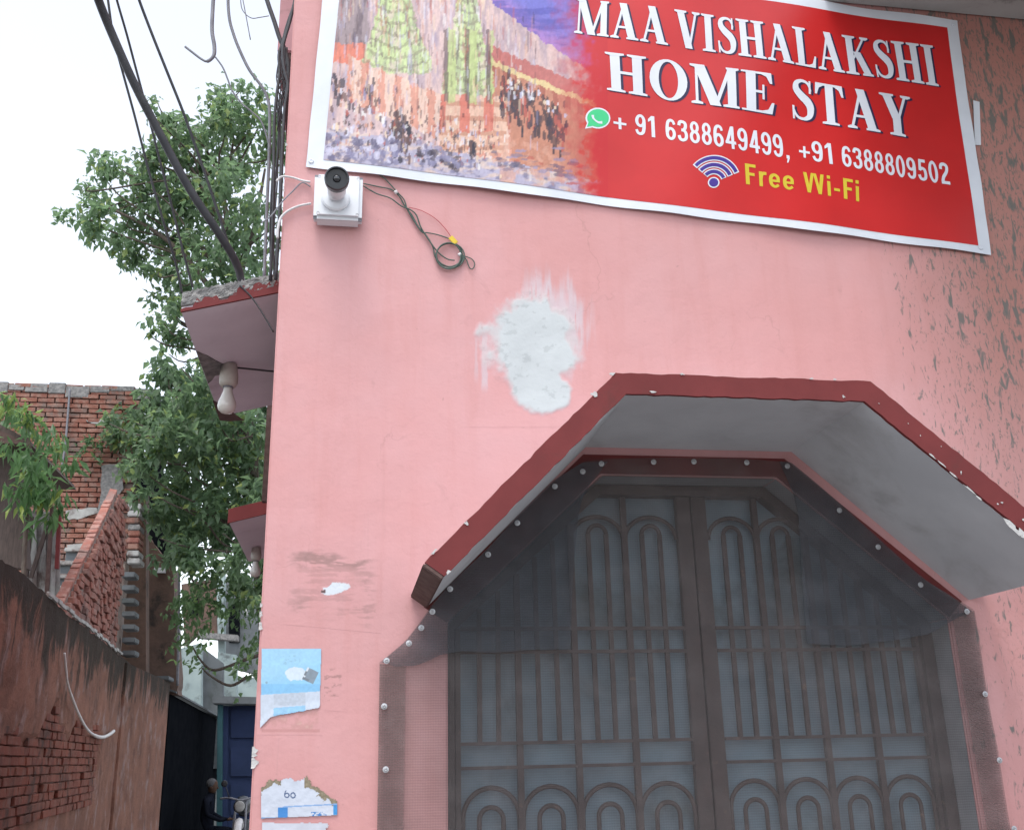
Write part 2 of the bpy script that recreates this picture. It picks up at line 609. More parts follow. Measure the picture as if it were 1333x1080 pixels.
# ---- worn places of the front wall: thin relief sheets carrying their own wear
def overlay(name, quad, n, fn, y=-.0004, relief=0.0, mat=None, parent=None, pre=None):
    """quad: px corners BL, BR, TR, TL; fn(px, py) -> (rgba array, height array, keep mask)"""
    nx, nz = n
    a, b = np.meshgrid(np.linspace(0, 1, nx), np.linspace(0, 1, nz))
    q = np.array(quad, float)
    px = (q[0, 0] * (1 - a) + q[1, 0] * a) * (1 - b) + (q[3, 0] * (1 - a) + q[2, 0] * a) * b
    py = (q[0, 1] * (1 - a) + q[1, 1] * a) * (1 - b) + (q[3, 1] * (1 - a) + q[2, 1] * a) * b
    rgba, h, keep = fn(px, py)
    mb = MB()
    for j in range(nz):
        for i in range(nx):
            p = on_y(px[j, i], py[j, i], 0.0)
            p.y = (y if not callable(y) else y(p.x, p.z)) - h[j, i] * relief
            mb.v.append(p)
    for j in range(nz - 1):
        for i in range(nx - 1):
            if keep[j, i] and keep[j + 1, i] and keep[j, i + 1] and keep[j + 1, i + 1]:
                k = j * nx + i
                mb.f.append([k, k + 1, k + nx + 1, k + nx])
    return obj(name, mb, mat or M['wall_over'], parent, smooth=True, cols=rgba.reshape(-1, 4), recalc=False)


def rgba(c, a):
    out = np.zeros(a.shape + (4,))
    out[..., 0], out[..., 1], out[..., 2] = c
    out[..., 3] = a
    return out


def putty(px, py):
    nz = fbm(px / 26, py / 26, 3)
    n2 = fbm(px / 9, py / 14, 9)
    cx = (px - 694) / 70
    cy = (py - 452) / 68
    r = np.sqrt(cx ** 2 + cy ** 2) + (nz - .5) * .6
    core = 1 - sstep(.70, 1.04, r + (n2 - .5) * .25)
    lobe = 1 - sstep(.75, 1.0, np.sqrt(((px - 704) / 46) ** 2 + ((py - 508) / 38) ** 2) + (nz - .5) * .7)
    core = np.maximum(core, lobe)
    streak = fbm(px / 6, py / 60, 21)
    halo = (1 - sstep(.55, 1.0, np.sqrt(((px - 716) / 56) ** 2 + ((py - 425) / 82) ** 2) + (streak - .5) * .9)) * .72
    halo *= sstep(.25, .5, streak + .12)
    rs = np.maximum(1 - sstep(.5, 1.0, np.abs(px - 631) / 5 + (n2 - .5)), 0) * sstep(415, 440, py) * (1 - sstep(495, 515, py)) * .6
    rs = np.maximum(rs, (1 - sstep(.4, 1.0, np.abs(px - 620) / 3 + (n2 - .5))) * sstep(420, 450, py) * (1 - sstep(480, 505, py)) * .35)
    a = np.clip(np.maximum(np.maximum(core, halo), rs), 0, 1)
    m_ = fbm(px / 40, py / 25, 31)
    out = rgba((.46, .485, .49), a)
    k = (.88 + .18 * m_)[..., None]
    out[..., :3] *= k
    pink = np.array([.50, .40, .455])
    mixw = np.clip(1 - core * 1.3, 0, 1)[..., None] * .55
    out[..., :3] = out[..., :3] * (1 - mixw) + pink * mixw
    cr = (fbm(px / 12, py / 7, 55) > .69) & (core > .4)
    out[cr, :3] *= .86
    h = core * (.6 + .8 * fbm(px / 26, py / 26, 77) + .12 * n2)
    return out, h, np.ones_like(px, bool)


overlay('plaster_patch', [(600, 556), (790, 556), (790, 330), (600, 330)], (150, 170), putty, relief=.0024, parent=wall)


def scuff(px, py):
    # dark rubbed rectangle where a bill was torn off, with a white chip in it
    u, v = (px - 380) / 105, (py - 716 - (px - 380) * .12) / 84
    u = u + (fbm(px / 16, py / 7, 61) - .5) * .30
    v = v + (fbm(px / 24, py / 12, 63) - .5) * .26
    inside = sstep(-.06, .12, u) * (1 - sstep(.86, 1.06, u)) * sstep(-.05, .10, v) * (1 - sstep(.86, 1.06, v))
    hs = fbm(px / 30, py / 3.2, 5)
    big = fbm(px / 38, py / 20, 8)
    edge = np.maximum(1 - sstep(0, .32, v), np.maximum(sstep(.82, 1.0, u) * .8, (1 - sstep(0, .3, u)) * sstep(.5, .9, v) * .7))
    a = inside * sstep(.45, .60, hs + (big - .5) * .5 + edge * .16) * (.25 + .55 * edge)
    a = np.maximum(a, inside * sstep(.55, .7, big) * .22)
    out = rgba((.22, .14, .125), np.clip(a, 0, .8))
    cu, cv = px - 437, py - 766
    ru, rv = cu * .93 - cv * .36, cu * .36 + cv * .93
    rv = cu * .30 + cv * .95
    ru = cu * .95 - cv * .30
    e = np.sqrt((ru / 19) ** 2 + (rv / 8) ** 2) + (fbm(px / 7, py / 7, 14) - .5) * .9
    chip = 1 - sstep(.82, .95, e)
    out[chip > .05, :3] = (.56, .60, .64)
    out[..., 3] = np.maximum(out[..., 3], chip)
    dk = (np.abs(px - 421) < 3) & (np.abs(py - 769.5) < 2)
    out[dk] = (.08, .06, .06, .9)
    return out, chip * 0, np.ones_like(px, bool)


overlay('scuffed_patch', [(368, 812), (496, 824), (496, 712), (368, 700)], (110, 96), scuff, relief=.0006, parent=wall)


def scuff2(px, py):
    u, v = (px - 418) / 28, (py - 868) / 48
    hs = fbm(px / 9, py / 3.4, 15)
    a = (1 - sstep(.8, 1.0, np.abs(u - .5) * 2)) * (1 - sstep(.8, 1, np.abs(v - .5) * 2)) * sstep(.56, .68, hs) * .55
    return rgba((.22, .13, .12), a), a * 0, np.ones_like(px, bool)


overlay('scuffed_patch', [(422, 924), (452, 926), (452, 862), (422, 860)], (40, 60), scuff2, parent=wall)


def scar(px, py):
    # where paper and paste were pulled off below the flyer
    u, v = (px - 340) / 76, (py - 905) / 48
    nz = fbm(px / 9, py / 9, 25)
    a = sstep(0, .05, u) * (1 - sstep(.95, 1, u)) * (1 - sstep(.93, 1, v)) * sstep(.45, .65, nz) * .35
    line = (np.abs(v - .95) < .03) & (u > 0) & (u < 1)
    out = rgba((.36, .20, .17), a)
    g_ = sstep(.62, .72, fbm(px / 8, py / 5, 27)) * (1 - sstep(.3, .5, np.abs(u - .5))) * .5
    out[..., :3] = out[..., :3] * (1 - g_[..., None]) + np.array([.50, .45, .33]) * g_[..., None]
    out[line] = (.38, .18, .17, .55)
    return out, a * 0, np.ones_like(px, bool)


overlay('scuffed_patch', [(334, 956), (420, 956), (420, 900), (334, 900)], (60, 42), scar, parent=wall)

# chipped corner: white plaster showing
for px, py, s in ((338, 803, .012), (337, 820, .016), (340, 790, .008), (331, 985, .02), (329, 1000, .02), (366, 250, .007), (369, 190, .007)):
    p = on_y(px, py, 0)
    c = MB()
    n = 7
    ring = [(XC - .0035, random.uniform(-.003, -.001), p.z + s * 1.7 * k / n) for k in range(n)]
    ring2 = [(XC + s * (.25 + .75 * random.random()) * math.sin(PI * (k + .7) / (n + .4)), -.0025, p.z + s * 1.7 * k / n) for k in range(n)]
    c.v = [Vector(q) for q in ring + ring2]
    c.f = [[k, n + k, n + k + 1, k + 1] for k in range(n - 1)]
    obj('plaster_chip', c, M['white_chip'], wall, recalc=False)

# ---- octagonal hood over the gate
FR_LO = [(.238, 2.047), (.756, 2.567), (1.478, 2.567), (2.05, 2.062)]
FR_HI = [(.187, 2.083), (.727, 2.630), (1.506, 2.630), (2.10, 2.108)]
c = MB()
ins = lambda a, b, t: tuple(a[i] + (b[i] - a[i]) * t for i in (0, 1))
lo2 = [ins(p, q, .04) for p, q in zip(FR_LO, FR_HI)]
hi2 = [ins(p, q, .96) for p, q in zip(FR_LO, FR_HI)]
for i in range(3):
    c.prism([(p[0], -.52, p[1]) for p in (FR_LO[i], FR_LO[i + 1], hi2[i + 1], hi2[i])], (0, .519, 0))
hood = obj('hood', c, M['soffit'], house, recalc=True)
c = MB()
# fascia with a slightly ragged painted edge
def ragged(a, b, n, amp):
    out = []
    for k in range(n):
        t = k / n
        e = 0 if k == 0 else random.uniform(-amp, amp)
        d = Vector((b[0] - a[0], b[1] - a[1])).normalized()
        out.append((a[0] + (b[0] - a[0]) * t - d.y * e, a[1] + (b[1] - a[1]) * t + d.x * e))
    return out
top_e, low_e = [], []
for i in range(3):
    top_e += ragged(FR_HI[i], FR_HI[i + 1], 34, .0022)
    low_e += ragged(FR_LO[i], FR_LO[i + 1], 34, .0018)
top_e.append(FR_HI[3])
low_e.append(FR_LO[3])
n = len(top_e)
vs = [(p[0], -.532, p[1]) for p in top_e] + [(p[0], -.532, p[1]) for p in low_e] + \
     [(p[0], -.5205, p[1]) for p in top_e] + [(p[0], -.5205, p[1]) for p in low_e]
fs = []
for i in range(n - 1):
    fs += [(i, i + 1, n + i + 1, n + i), (2 * n + i, 3 * n + i, 3 * n + i + 1, 2 * n + i + 1),
           (i, 2 * n + i, 2 * n + i + 1, i + 1), (n + i, n + i + 1, 3 * n + i + 1, 3 * n + i)]
fs += [(0, n, 3 * n, 2 * n), (n - 1, 3 * n - 1, 4 * n - 1, 2 * n - 1)]
c.add(vs, fs)
fascia = obj('fascia', c, M['red'], hood)
c = MB()
nrm = Vector((FR_HI[0][1] - FR_LO[0][1], 0, FR_LO[0][0] - FR_HI[0][0])).normalized()
nrm = nrm if nrm.x < 0 else -nrm
a0, a1 = FR_LO[0], FR_HI[0]
pts = []
for t, y in ((0, -.534), (1, -.534), (1, -.001), (0, -.001)):
    pts.append(Vector((a0[0] + (a1[0] - a0[0]) * t, y, a0[1] + (a1[1] - a0[1]) * t)) + nrm * .001)
c.prism(pts, nrm * .012)
obj('raw_end', c, M['rawend'], hood, bevel=.003)


def chip(px, py, y, s, e=1.0, mat='white_chip', parent=None, ang=0.0, name='plaster_chip', th=.0012):
    p = on_y(px, py, y - random.uniform(0, .0009))
    n = 9
    pts = []
    for k in range(n):
        a = 2 * PI * k / n
        r = s * random.uniform(.3, 1.0)
        u, v = r * math.cos(a) * e, r * math.sin(a)
        pts.append(p + Vector((u * math.cos(ang) - v * math.sin(ang), 0, u * math.sin(ang) + v * math.cos(ang))))
    c = MB()
    c.prism(pts, (0, -th, 0))
    return obj(name, c, M[mat], parent)


for px, py, s, e, an in ((773, 513, .010, 1.3, 0), (797, 487, .007, 1.5, .4), (607, 681, .010, .8, .6), (583, 745, .007, 1.4, .3), (565, 718, .006, 2, .75),
                         (888, 487, .004, 2.5, 0), (1056, 493, .004, 3, 0), (1087, 494, .005, 2, 0), (1098, 516, .007, .8, .9), (850, 510, .004, 3, 0),
                         (1144, 525, .003, 1, 0), (1182, 551, .003, .8, 0), (1198, 567, .004, .5, 0), (1225, 581, .003, 1, 0),
                         (1251, 615, .007, .35, -.2), (1214, 594, .0035, 5, -.75), (1226, 604, .003, 6, -.75), (1242, 619, .0035, 7, -.75), (1262, 637, .0045, 7, -.75), (1274, 648, .003, 6, -.75),
                         (1299, 656, .005, 1, 0), (1304, 654, .004, 1.5, 0), (1318, 686, .015, 2.6, -.7), (1330, 694, .012, 2.5, -.7), (1333, 676, .010, 1, 0)):
    chip(px, py, -.533, s, e, parent=hood, ang=an)

# red painted band on the wall round the opening
c = MB()
outer = [(.222, 2.040), (.747, 2.541), (1.449, 2.541), (2.022, 2.058)]
inner = [(.292, 1.994), (.803, 2.477), (1.414, 2.477), (1.969, 2.006)]
for i in range(3):
    c.prism([(outer[i][0], -.0005, outer[i][1]), (outer[i + 1][0], -.0005, outer[i + 1][1]),
             (inner[i + 1][0], -.0005, inner[i + 1][1]), (inner[i][0], -.0005, inner[i][1])], (0, -.003, 0))
obj('painted_band', c, M['red'], wall)
# grey render lining of the opening
c = MB()
R2 = [(p[0], p[1]) for p in OPEN]
for i in range(len(R2) - 1):
    a, b = Vector((R2[i][0], 0, R2[i][1])), Vector((R2[i + 1][0], 0, R2[i + 1][1]))
    d = (b - a).normalized()
    nn = Vector((d.z, 0, -d.x)) * .003
    nn = nn if i else Vector((.003, 0, 0))
    c.add([a + Vector((0, .004, 0)) + nn, b + Vector((0, .004, 0)) + nn, b + Vector((0, .215, 0)) + nn, a + Vector((0, .215, 0)) + nn], [(0, 1, 2, 3)])
obj('opening_lining', c, M['reveal'], wall, recalc=False)

# ---- gate
GY = .12
c = MB()
out_f = [(.300, .02), (.300, 1.992), (.808, 2.466), (1.410, 2.466), (1.958, 1.998), (1.958, .02)]
in_f = [(.326, .02), (.326, 1.981), (.822, 2.432), (1.396, 2.432), (1.918, 1.985), (1.918, .02)]
for i in range(5):
    c.prism([(out_f[i][0], GY - .02, out_f[i][1]), (out_f[i + 1][0], GY - .02, out_f[i + 1][1]),
             (in_f[i + 1][0], GY - .02, in_f[i + 1][1]), (in_f[i][0], GY - .02, in_f[i][1])], (0, .05, 0))
obj('gate_frame', c, M['gate'], house)


def gate_top(x):
    if x < .822:
        return 1.981 + (x - .326) * (2.432 - 1.981) / (.822 - .326)
    if x > 1.396:
        return 2.432 - (x - 1.396) * (2.432 - 1.985) / (1.918 - 1.396)
    return 2.432


Z1, Z2, Z3, Z4 = 1.987, 1.914, 1.637, 1.566
for (xa, xb, stile) in ((.330, 1.140, 1), (1.146, 1.914, -1)):
    sw = .050
    # leaf frame: stiles and bottom rail with the closing stile along the middle
    c = MB()
    xs = xb - sw / 2 if stile == 1 else xa + sw / 2
    xh = xa + .008 if stile == 1 else xb - .008
    c.box((xs - sw / 2, GY - .008, .05), (xs + sw / 2, GY + .018, 2.43))
    c.box((xh - .008, GY - .008, .05), (xh + .008, GY + .018, gate_top(xh) - .004))
    lo_x, hi_x = (xh + .008, xs - sw / 2) if stile == 1 else (xs + sw / 2, xh - .008)
    c.box((lo_x, GY - .008, .05), (hi_x, GY + .018, .12))
    leaf = obj('gate_leaf', c, M['gate'], house, bevel=.002)
    sh = MB()
    pts = [(lo_x - .012, GY + .032, .06), (hi_x + .012, GY + .032, .06)]
    tx = sorted({hi_x + .012, lo_x - .012, .822 if lo_x < .822 < hi_x else hi_x + .012, 1.396 if lo_x < 1.396 < hi_x else hi_x + .012}, reverse=True)
    pts += [(x, GY + .032, gate_top(x) + .012) for x in tx]
    sh.prism(pts, (0, .003, 0))
    obj('sheet', sh, M['gate_sheet'], leaf)
    pw = (hi_x - lo_x) / 4
    for k in range(5):
        x = lo_x + k * pw
        if 0 < k < 4:
            b = MB()
            b.box((x - .0095, GY - .007, .12), (x + .0095, GY + .012, gate_top(x) - .004))
            obj('mullion', b, M['gate'], leaf)
    for z, th in ((Z1, .011), (Z2, .011), (Z3, .010), (Z4, .010), (.95, .012), (.88, .012)):
        b = MB()
        xl = max(lo_x, .336 + (z - 1.981) * 1.1 if z > 1.95 and stile == 1 else lo_x)
        xr = min(hi_x, 1.908 - (z - 1.985) * 1.17 if z > 1.95 and stile == -1 else hi_x)
        b.box((xl, GY - .0105, z - th / 2), (xr, GY - .0005, z + th / 2))
        obj('crossbar', b, M['gate'], leaf)
    for k in range(4):
        xm = lo_x + (k + .5) * pw
        # thin bars between the mullions, pairs close in an arch at the top where there is room
        full = gate_top(xm - pw / 2) > 2.30 and gate_top(xm + pw / 2) > 2.30
        for s in (-1, 1):
            x = xm + s * pw / 6
            b = MB()
            j = random.uniform(-.004, .004)
            b.bar((x + j, GY + .004 + random.uniform(-.002, .002), Z3 + .004), (x, GY + .004, 2.30 if full else gate_top(x) - .004), .0145, .012)
            obj('bar', b, M['gate'], leaf)
        if full:
            for r, z0 in ((pw / 6, 2.30), (pw / 2 - .004, 2.285)):
                b = MB()
                rr = min(r, .075)
                b.tube([(xm - r * math.cos(PI * q / 14), GY + .004, z0 + rr * math.sin(PI * q / 14)) for q in range(15)], .0075, 6)
                obj('arch_bar', b, M['gate'], leaf, smooth=True)
        # two arches in the lower panel
        for r, zt in ((pw / 2 - .006, 1.508), (pw * .20, 1.452)):
            b = MB()
            z0 = zt - r
            b.tube([(xm - r, GY + .004, .96)] + [(xm - r * math.cos(PI * q / 14), GY + .004, z0 + r * math.sin(PI * q / 14)) for q in range(15)] +
                   [(xm + r, GY + .004, .96)], .0075, 6)
            obj('arch_bar', b, M['gate'], leaf, smooth=True)
        b = MB()
        b.box((xm - pw / 2 + .01, GY - .004, .13), (xm + pw / 2 - .01, GY + .006, .86))
        obj('kick_plate', b, M['gate'], leaf, bevel=.003)

# ---- sunshades on the lane side
def sunshade(px_near, px_in, y0, px_far, y1, raw):
    a = on_y(*px_near, y0)
    b = on_y(*px_in, y0)
    d = on_y(*px_far, y1)
    xo, zo = (a.x + d.x) / 2, (a.z + d.z) / 2
    slope = (b.z - a.z) / (b.x - a.x)
    zi = zo + slope * (XC - xo)
    th = .062
    mb = MB()
    mb.prism([(xo, y0, zo), (XC, y0, zi), (XC, y0, zi + th), (xo, y0, zo + th)], (0, y1 - y0, 0))
    s = obj('sunshade', mb, M['lilac'], house, bevel=.004)
    return s, xo, zo, zi, th, slope


shade, SXO, SZO, SZI, STH, SSL = sunshade((237, 400), (357, 376), .12, (285, 548), 1.25, True)
# its broken near edge: red paint left in torn points, bare cement between
zs = lambda x: SZO + SSL * (x - SXO)
c = MB()
N = 26
tops = []
for k in range(N + 1):
    x = SXO + (XC - SXO) * k / N
    t = k / N
    h = .020 + .014 * abs(math.sin(k * 1.9)) + random.uniform(0, .006)
    if t < .12:
        h *= .3
    if t > .52:
        h = .030 + .022 * abs(math.sin((t - .52) * 20))
    if .38 < t < .5:
        h = .012
    tops.append((x, h))
c.prism([(x, .1195, zs(x) - .002) for x, h in tops] + [(x, .1195, zs(x) + h) for x, h in tops[::-1]], (0, -.010, 0))
obj('fascia', c, M['red'], shade)
c = MB()
gx, gz = 60, 14
cols_ = []
for j in range(gz):
    for i in range(gx):
        x = SXO + (XC - SXO) * i / (gx - 1)
        z = zs(x) + .018 + (STH * 1.02 - .012) * j / (gz - 1)
        e = .014 * float(fbm(np.array(x * 60.), np.array(z * 60.), 5)) + random.uniform(0, .003)
        zz = z + (random.uniform(-.002, .008) if j == gz - 1 else 0)
        c.v.append(Vector((x, .119 - e * (1 if 0 < j else .1), zz)))
c.f = [[j * gx + i, j * gx + i + 1, (j + 1) * gx + i + 1, (j + 1) * gx + i] for j in range(gz - 1) for i in range(gx - 1)]
obj('broken_edge', c, M['cement'], shade, recalc=False)
# patch of the soffit that has fallen: dark cement with a ragged outline
def soffit_pt(px, py, dz=0.0):
    """point of the sunshade underside seen at px, py"""
    d = ray(px, py)
    # plane: z - SSL*(x-SXO) - SZO = 0
    num = SZO + SSL * (EYE.x - SXO) - EYE.z
    t = num / (d.z - SSL * d.x)
    p = EYE + d * t
    p.z += dz
    return p


poly = [(256, 456), (262, 459), (270, 462), (280, 468), (290, 473), (297, 480), (290, 486), (280, 488), (276, 494), (271, 498), (266, 484), (260, 469)]
c = MB()
c.prism([soffit_pt(x, y, -.004) for x, y in poly], (0, 0, .003))
obj('fallen_patch', c, M['cement'], shade)
poly = [(277, 520), (284, 524), (292, 523), (303, 536), (312, 543), (318, 546), (300, 547), (286, 546)]
c = MB()
c.prism([soffit_pt(x, y, -.004) for x, y in poly], (0, 0, .003))
obj('fallen_patch', c, M['rawend'], shade)
shade2, X2, Z2_, ZI2, TH2, SL2 = sunshade((304, 681), (345, 671), 1.68, (318, 731), 2.7, False)
c = MB()
zs2 = lambda x: Z2_ + SL2 * (x - X2)
c.prism([(X2 - .004, 1.679, zs2(X2) - .003), (XC, 1.679, zs2(XC) - .003), (XC, 1.679, zs2(XC) + TH2 + .002), (X2 - .004, 1.679, zs2(X2) + TH2 + .002)], (0, -.012, 0))
obj('fascia', c, M['red'], shade2)
# upper balcony edge at the top of the frame and the shutter board beside the lower window
c = MB()
p = on_y(361, 66, .5)
c.box((p.x, .5, p.z), (XC - .001, 3.0, p.z + 1.4))
bal = obj('balcony', c, M['side_pink'], house, bevel=.005)
c = MB()
c.box((p.x + .01, .51, p.z - .03), (XC - .001, 2.9, p.z - .001))
obj('underside', c, M['rawend'], bal)
c = MB()
a, b = on_y(341, 552, 1.4), on_y(347, 652, 1.4)
c.box((a.x + .018, 1.4, b.z), (XC - .001, 1.44, a.z + .1))
obj('shutter', c, M['rawend'], house)

# =================================================================== fly net over the gate
net = root('fly_net', 'dark grey fly net screwed over the gate opening under the red-edged hood', 'net', (1.2, -.012, 1.3))


def along(pts, s):
    L = [0]
    for i in range(1, len(pts)):
        L.append(L[-1] + (Vector(pts[i]) - Vector(pts[i - 1])).length)
    t = s * L[-1]
    for i in range(1, len(pts)):
        if t <= L[i] + 1e-9:
            f = (t - L[i - 1]) / max(L[i] - L[i - 1], 1e-9)
            return Vector(pts[i - 1]).lerp(Vector(pts[i]), f)
    return Vector(pts[-1])


def net_y(x, z, y0):
    return y0 - .0035 * math.sin(9 * x + 3 * z) - .0025 * math.sin(23 * x - 6 * z) - .002 * math.sin(17 * z)


TOP = [(494, 862), (526, 836), (545, 812), (560, 790), (580, 764), (632, 716), (668, 676), (718, 627), (758, 602), (782, 598), (850, 596), (905, 596), (970, 598),
       (1028, 602), (1096, 660), (1146, 706), (1204, 755), (1266, 793)]
topw = [on_y(x, y, -.006) for x, y in TOP]


def net_sheet(name, top, bottom, nx, nz, y0, mat, parent):
    mb = MB()
    for j in range(nz + 1):
        for i in range(nx + 1):
            a, b = along(top, i / nx), along(bottom, i / nx)
            p = a.lerp(b, j / nz)
            p.y = net_y(p.x, p.z, y0)
            mb.v.append(p)
    W_ = nx + 1
    mb.f = [[j * W_ + i, (j + 1) * W_ + i, (j + 1) * W_ + i + 1, j * W_ + i + 1] for j in range(nz) for i in range(nx)]
    return obj(name, mb, mat, parent, smooth=True, recalc=False)


bl, br = on_y(493, 1080, -.006), on_y(1312, 1080, -.006)
net_sheet('net_sheet', topw, [(bl.x, 0, .04), (br.x, 0, .04)], 110, 60, -.0140, M['net'], net)
px_ = lambda pts: [on_y(x, y, -.006) for x, y in pts]
net_sheet('net_flap', px_([(496, 862), (528, 835), (547, 811), (562, 790), (582, 764), (634, 716), (670, 676), (720, 627), (756, 604), (790, 602)]),
          px_([(515, 868), (540, 867), (556, 861), (572, 853), (600, 848), (640, 850), (690, 846), (741, 845), (745, 745), (752, 650)]), 60, 26, -.024, M['net_double'], net)
net_sheet('net_flap', px_([(1012, 602), (1026, 603), (1096, 661), (1146, 707), (1204, 756), (1262, 796)]),
          px_([(1034, 655), (1040, 745), (1047, 838), (1100, 841), (1160, 834), (1205, 826), (1240, 806)]), 50, 26, -.024, M['net_double'], net)
net_sheet('net_hem', px_([(494, 864), (528, 868)]), [(on_y(493, 1080, -.006).x, 0, .05), (on_y(523, 1080, -.006).x, 0, .05)], 6, 40, -.0205, M['net_hem'], net)
net_sheet('net_hem', px_([(1236, 800), (1266, 795)]), [(on_y(1288, 1080, -.006).x, 0, .05), (on_y(1314, 1080, -.006).x, 0, .05)], 6, 40, -.0205, M['net_hem'], net)
sb = MB()
sb.lathe((0, 0, 0), (0, -1, 0), [(0, .0092), (.0018, .0092), (.0026, .0052), (.0046, .0046), (.0052, .0036), (.0030, .0014)], 12)
scr = None
for px, py in ((503, 860), (532, 837.5), (548, 817.5), (562.5, 796.5), (585.5, 767), (635, 722), (673, 681), (721.5, 634), (757.5, 615), (782, 604.5), (850, 602), (903, 601),
               (970.5, 603), (1023.5, 607.5), (1091, 665), (1141, 712.5), (1198, 761), (1257, 796), (500, 919), (502, 1001), (1282, 903), (1299, 989), (1318, 1078)):
    p = on_y(px, py, -.018)
    p.y = net_y(p.x, p.z, -.0265)
    if scr is None:
        scr = obj('screw', sb, M['metal'], net, smooth=False)
        off = wloc(scr)
        scr.location = p + Vector((0, -.003, 0)) - wloc(net)
    else:
        o = scr.copy()
        COL.objects.link(o)
        o.parent = net
        o.location = p + Vector((0, -.003, 0)) - wloc(net)

# =================================================================== banner
BQ = [(398, 216), (1291, 331), (1245, 28), (430, -98)]          # BL BR TR TL


def banner_y(x, z):
    return -.016 - .0045 * math.sin(5.1 * x + 1.7 * z) - .003 * math.sin(11 * x - 7 * z + 1) - .0004 * math.sin(23 * z + 3 * x)


def qpt(q, a, b):
    return ((q[0][0] * (1 - a) + q[1][0] * a) * (1 - b) + (q[3][0] * (1 - a) + q[2][0] * a) * b,
            (q[0][1] * (1 - a) + q[1][1] * a) * (1 - b) + (q[3][1] * (1 - a) + q[2][1] * a) * b)


def on_banner(px, py, lift=0.0):
    p = on_y(px, py, -.015)
    p.y = banner_y(p.x, p.z) - lift
    return p


pc = on_y(850, 120, -.015)
banner = root('banner', 'red vinyl home stay banner with a temple picture hung askew on the pink wall', 'banner', pc)


def sheet_px(name, q, nx, nz, lift, mat, thick=0.0, ripple=0.0):
    mb = MB()
    for j in range(nz + 1):
        for i in range(nx + 1):
            x, y = qpt(q, i / nx, j / nz)
            if ripple and (i in (0, nx) or j in (0, nz)):
                y += ripple * math.sin(i * .5 + j * .9)
                x += ripple * .6 * math.sin(j * .7)
            mb.v.append(on_banner(x, y, lift))
    W_ = nx + 1
    mb.f = [[j * W_ + i, j * W_ + i + 1, (j + 1) * W_ + i + 1, (j + 1) * W_ + i] for j in range(nz) for i in range(nx)]
    if thick:
        n0 = len(mb.v)
        mb.v += [p + Vector((0, thick, 0)) for p in mb.v]
        mb.f += [[q + n0 for q in f[::-1]] for f in mb.f]
        rim = [i for i in range(W_)] + [j * W_ + nx for j in range(1, nz + 1)] + [nz * W_ + i for i in range(nx - 1, -1, -1)] + [j * W_ for j in range(nz - 1, 0, -1)]
        for k in range(len(rim)):
            a, b = rim[k], rim[(k + 1) % len(rim)]
            mb.f.append([b, a, a + n0, b + n0])
    return obj(name, mb, mat, banner, smooth=not thick, recalc=False)


sheet_px('vinyl_sheet', BQ, 90, 36, 0, M['b_white'], .0012, .5)
RQ = [(421, 207.5), (1274, 319.5), (1232, 37.5), (450, -84)]
sheet_px('red_ground', RQ, 90, 36, .0007, M['b_red'])

# ---- the temple picture: a loose painterly print
NXP, NYP = 250, 215
A_, B_ = np.meshgrid(np.linspace(0, 1, NXP), np.linspace(0, 1, NYP))
PQ = [(421, 207.5), (792, 256.2), (790, -31.2), (450, -84)]
PXg = (PQ[0][0] * (1 - A_) + PQ[1][0] * A_) * (1 - B_) + (PQ[3][0] * (1 - A_) + PQ[2][0] * A_) * B_
PYg = (PQ[0][1] * (1 - A_) + PQ[1][1] * A_) * (1 - B_) + (PQ[3][1] * (1 - A_) + PQ[2][1] * A_) * B_


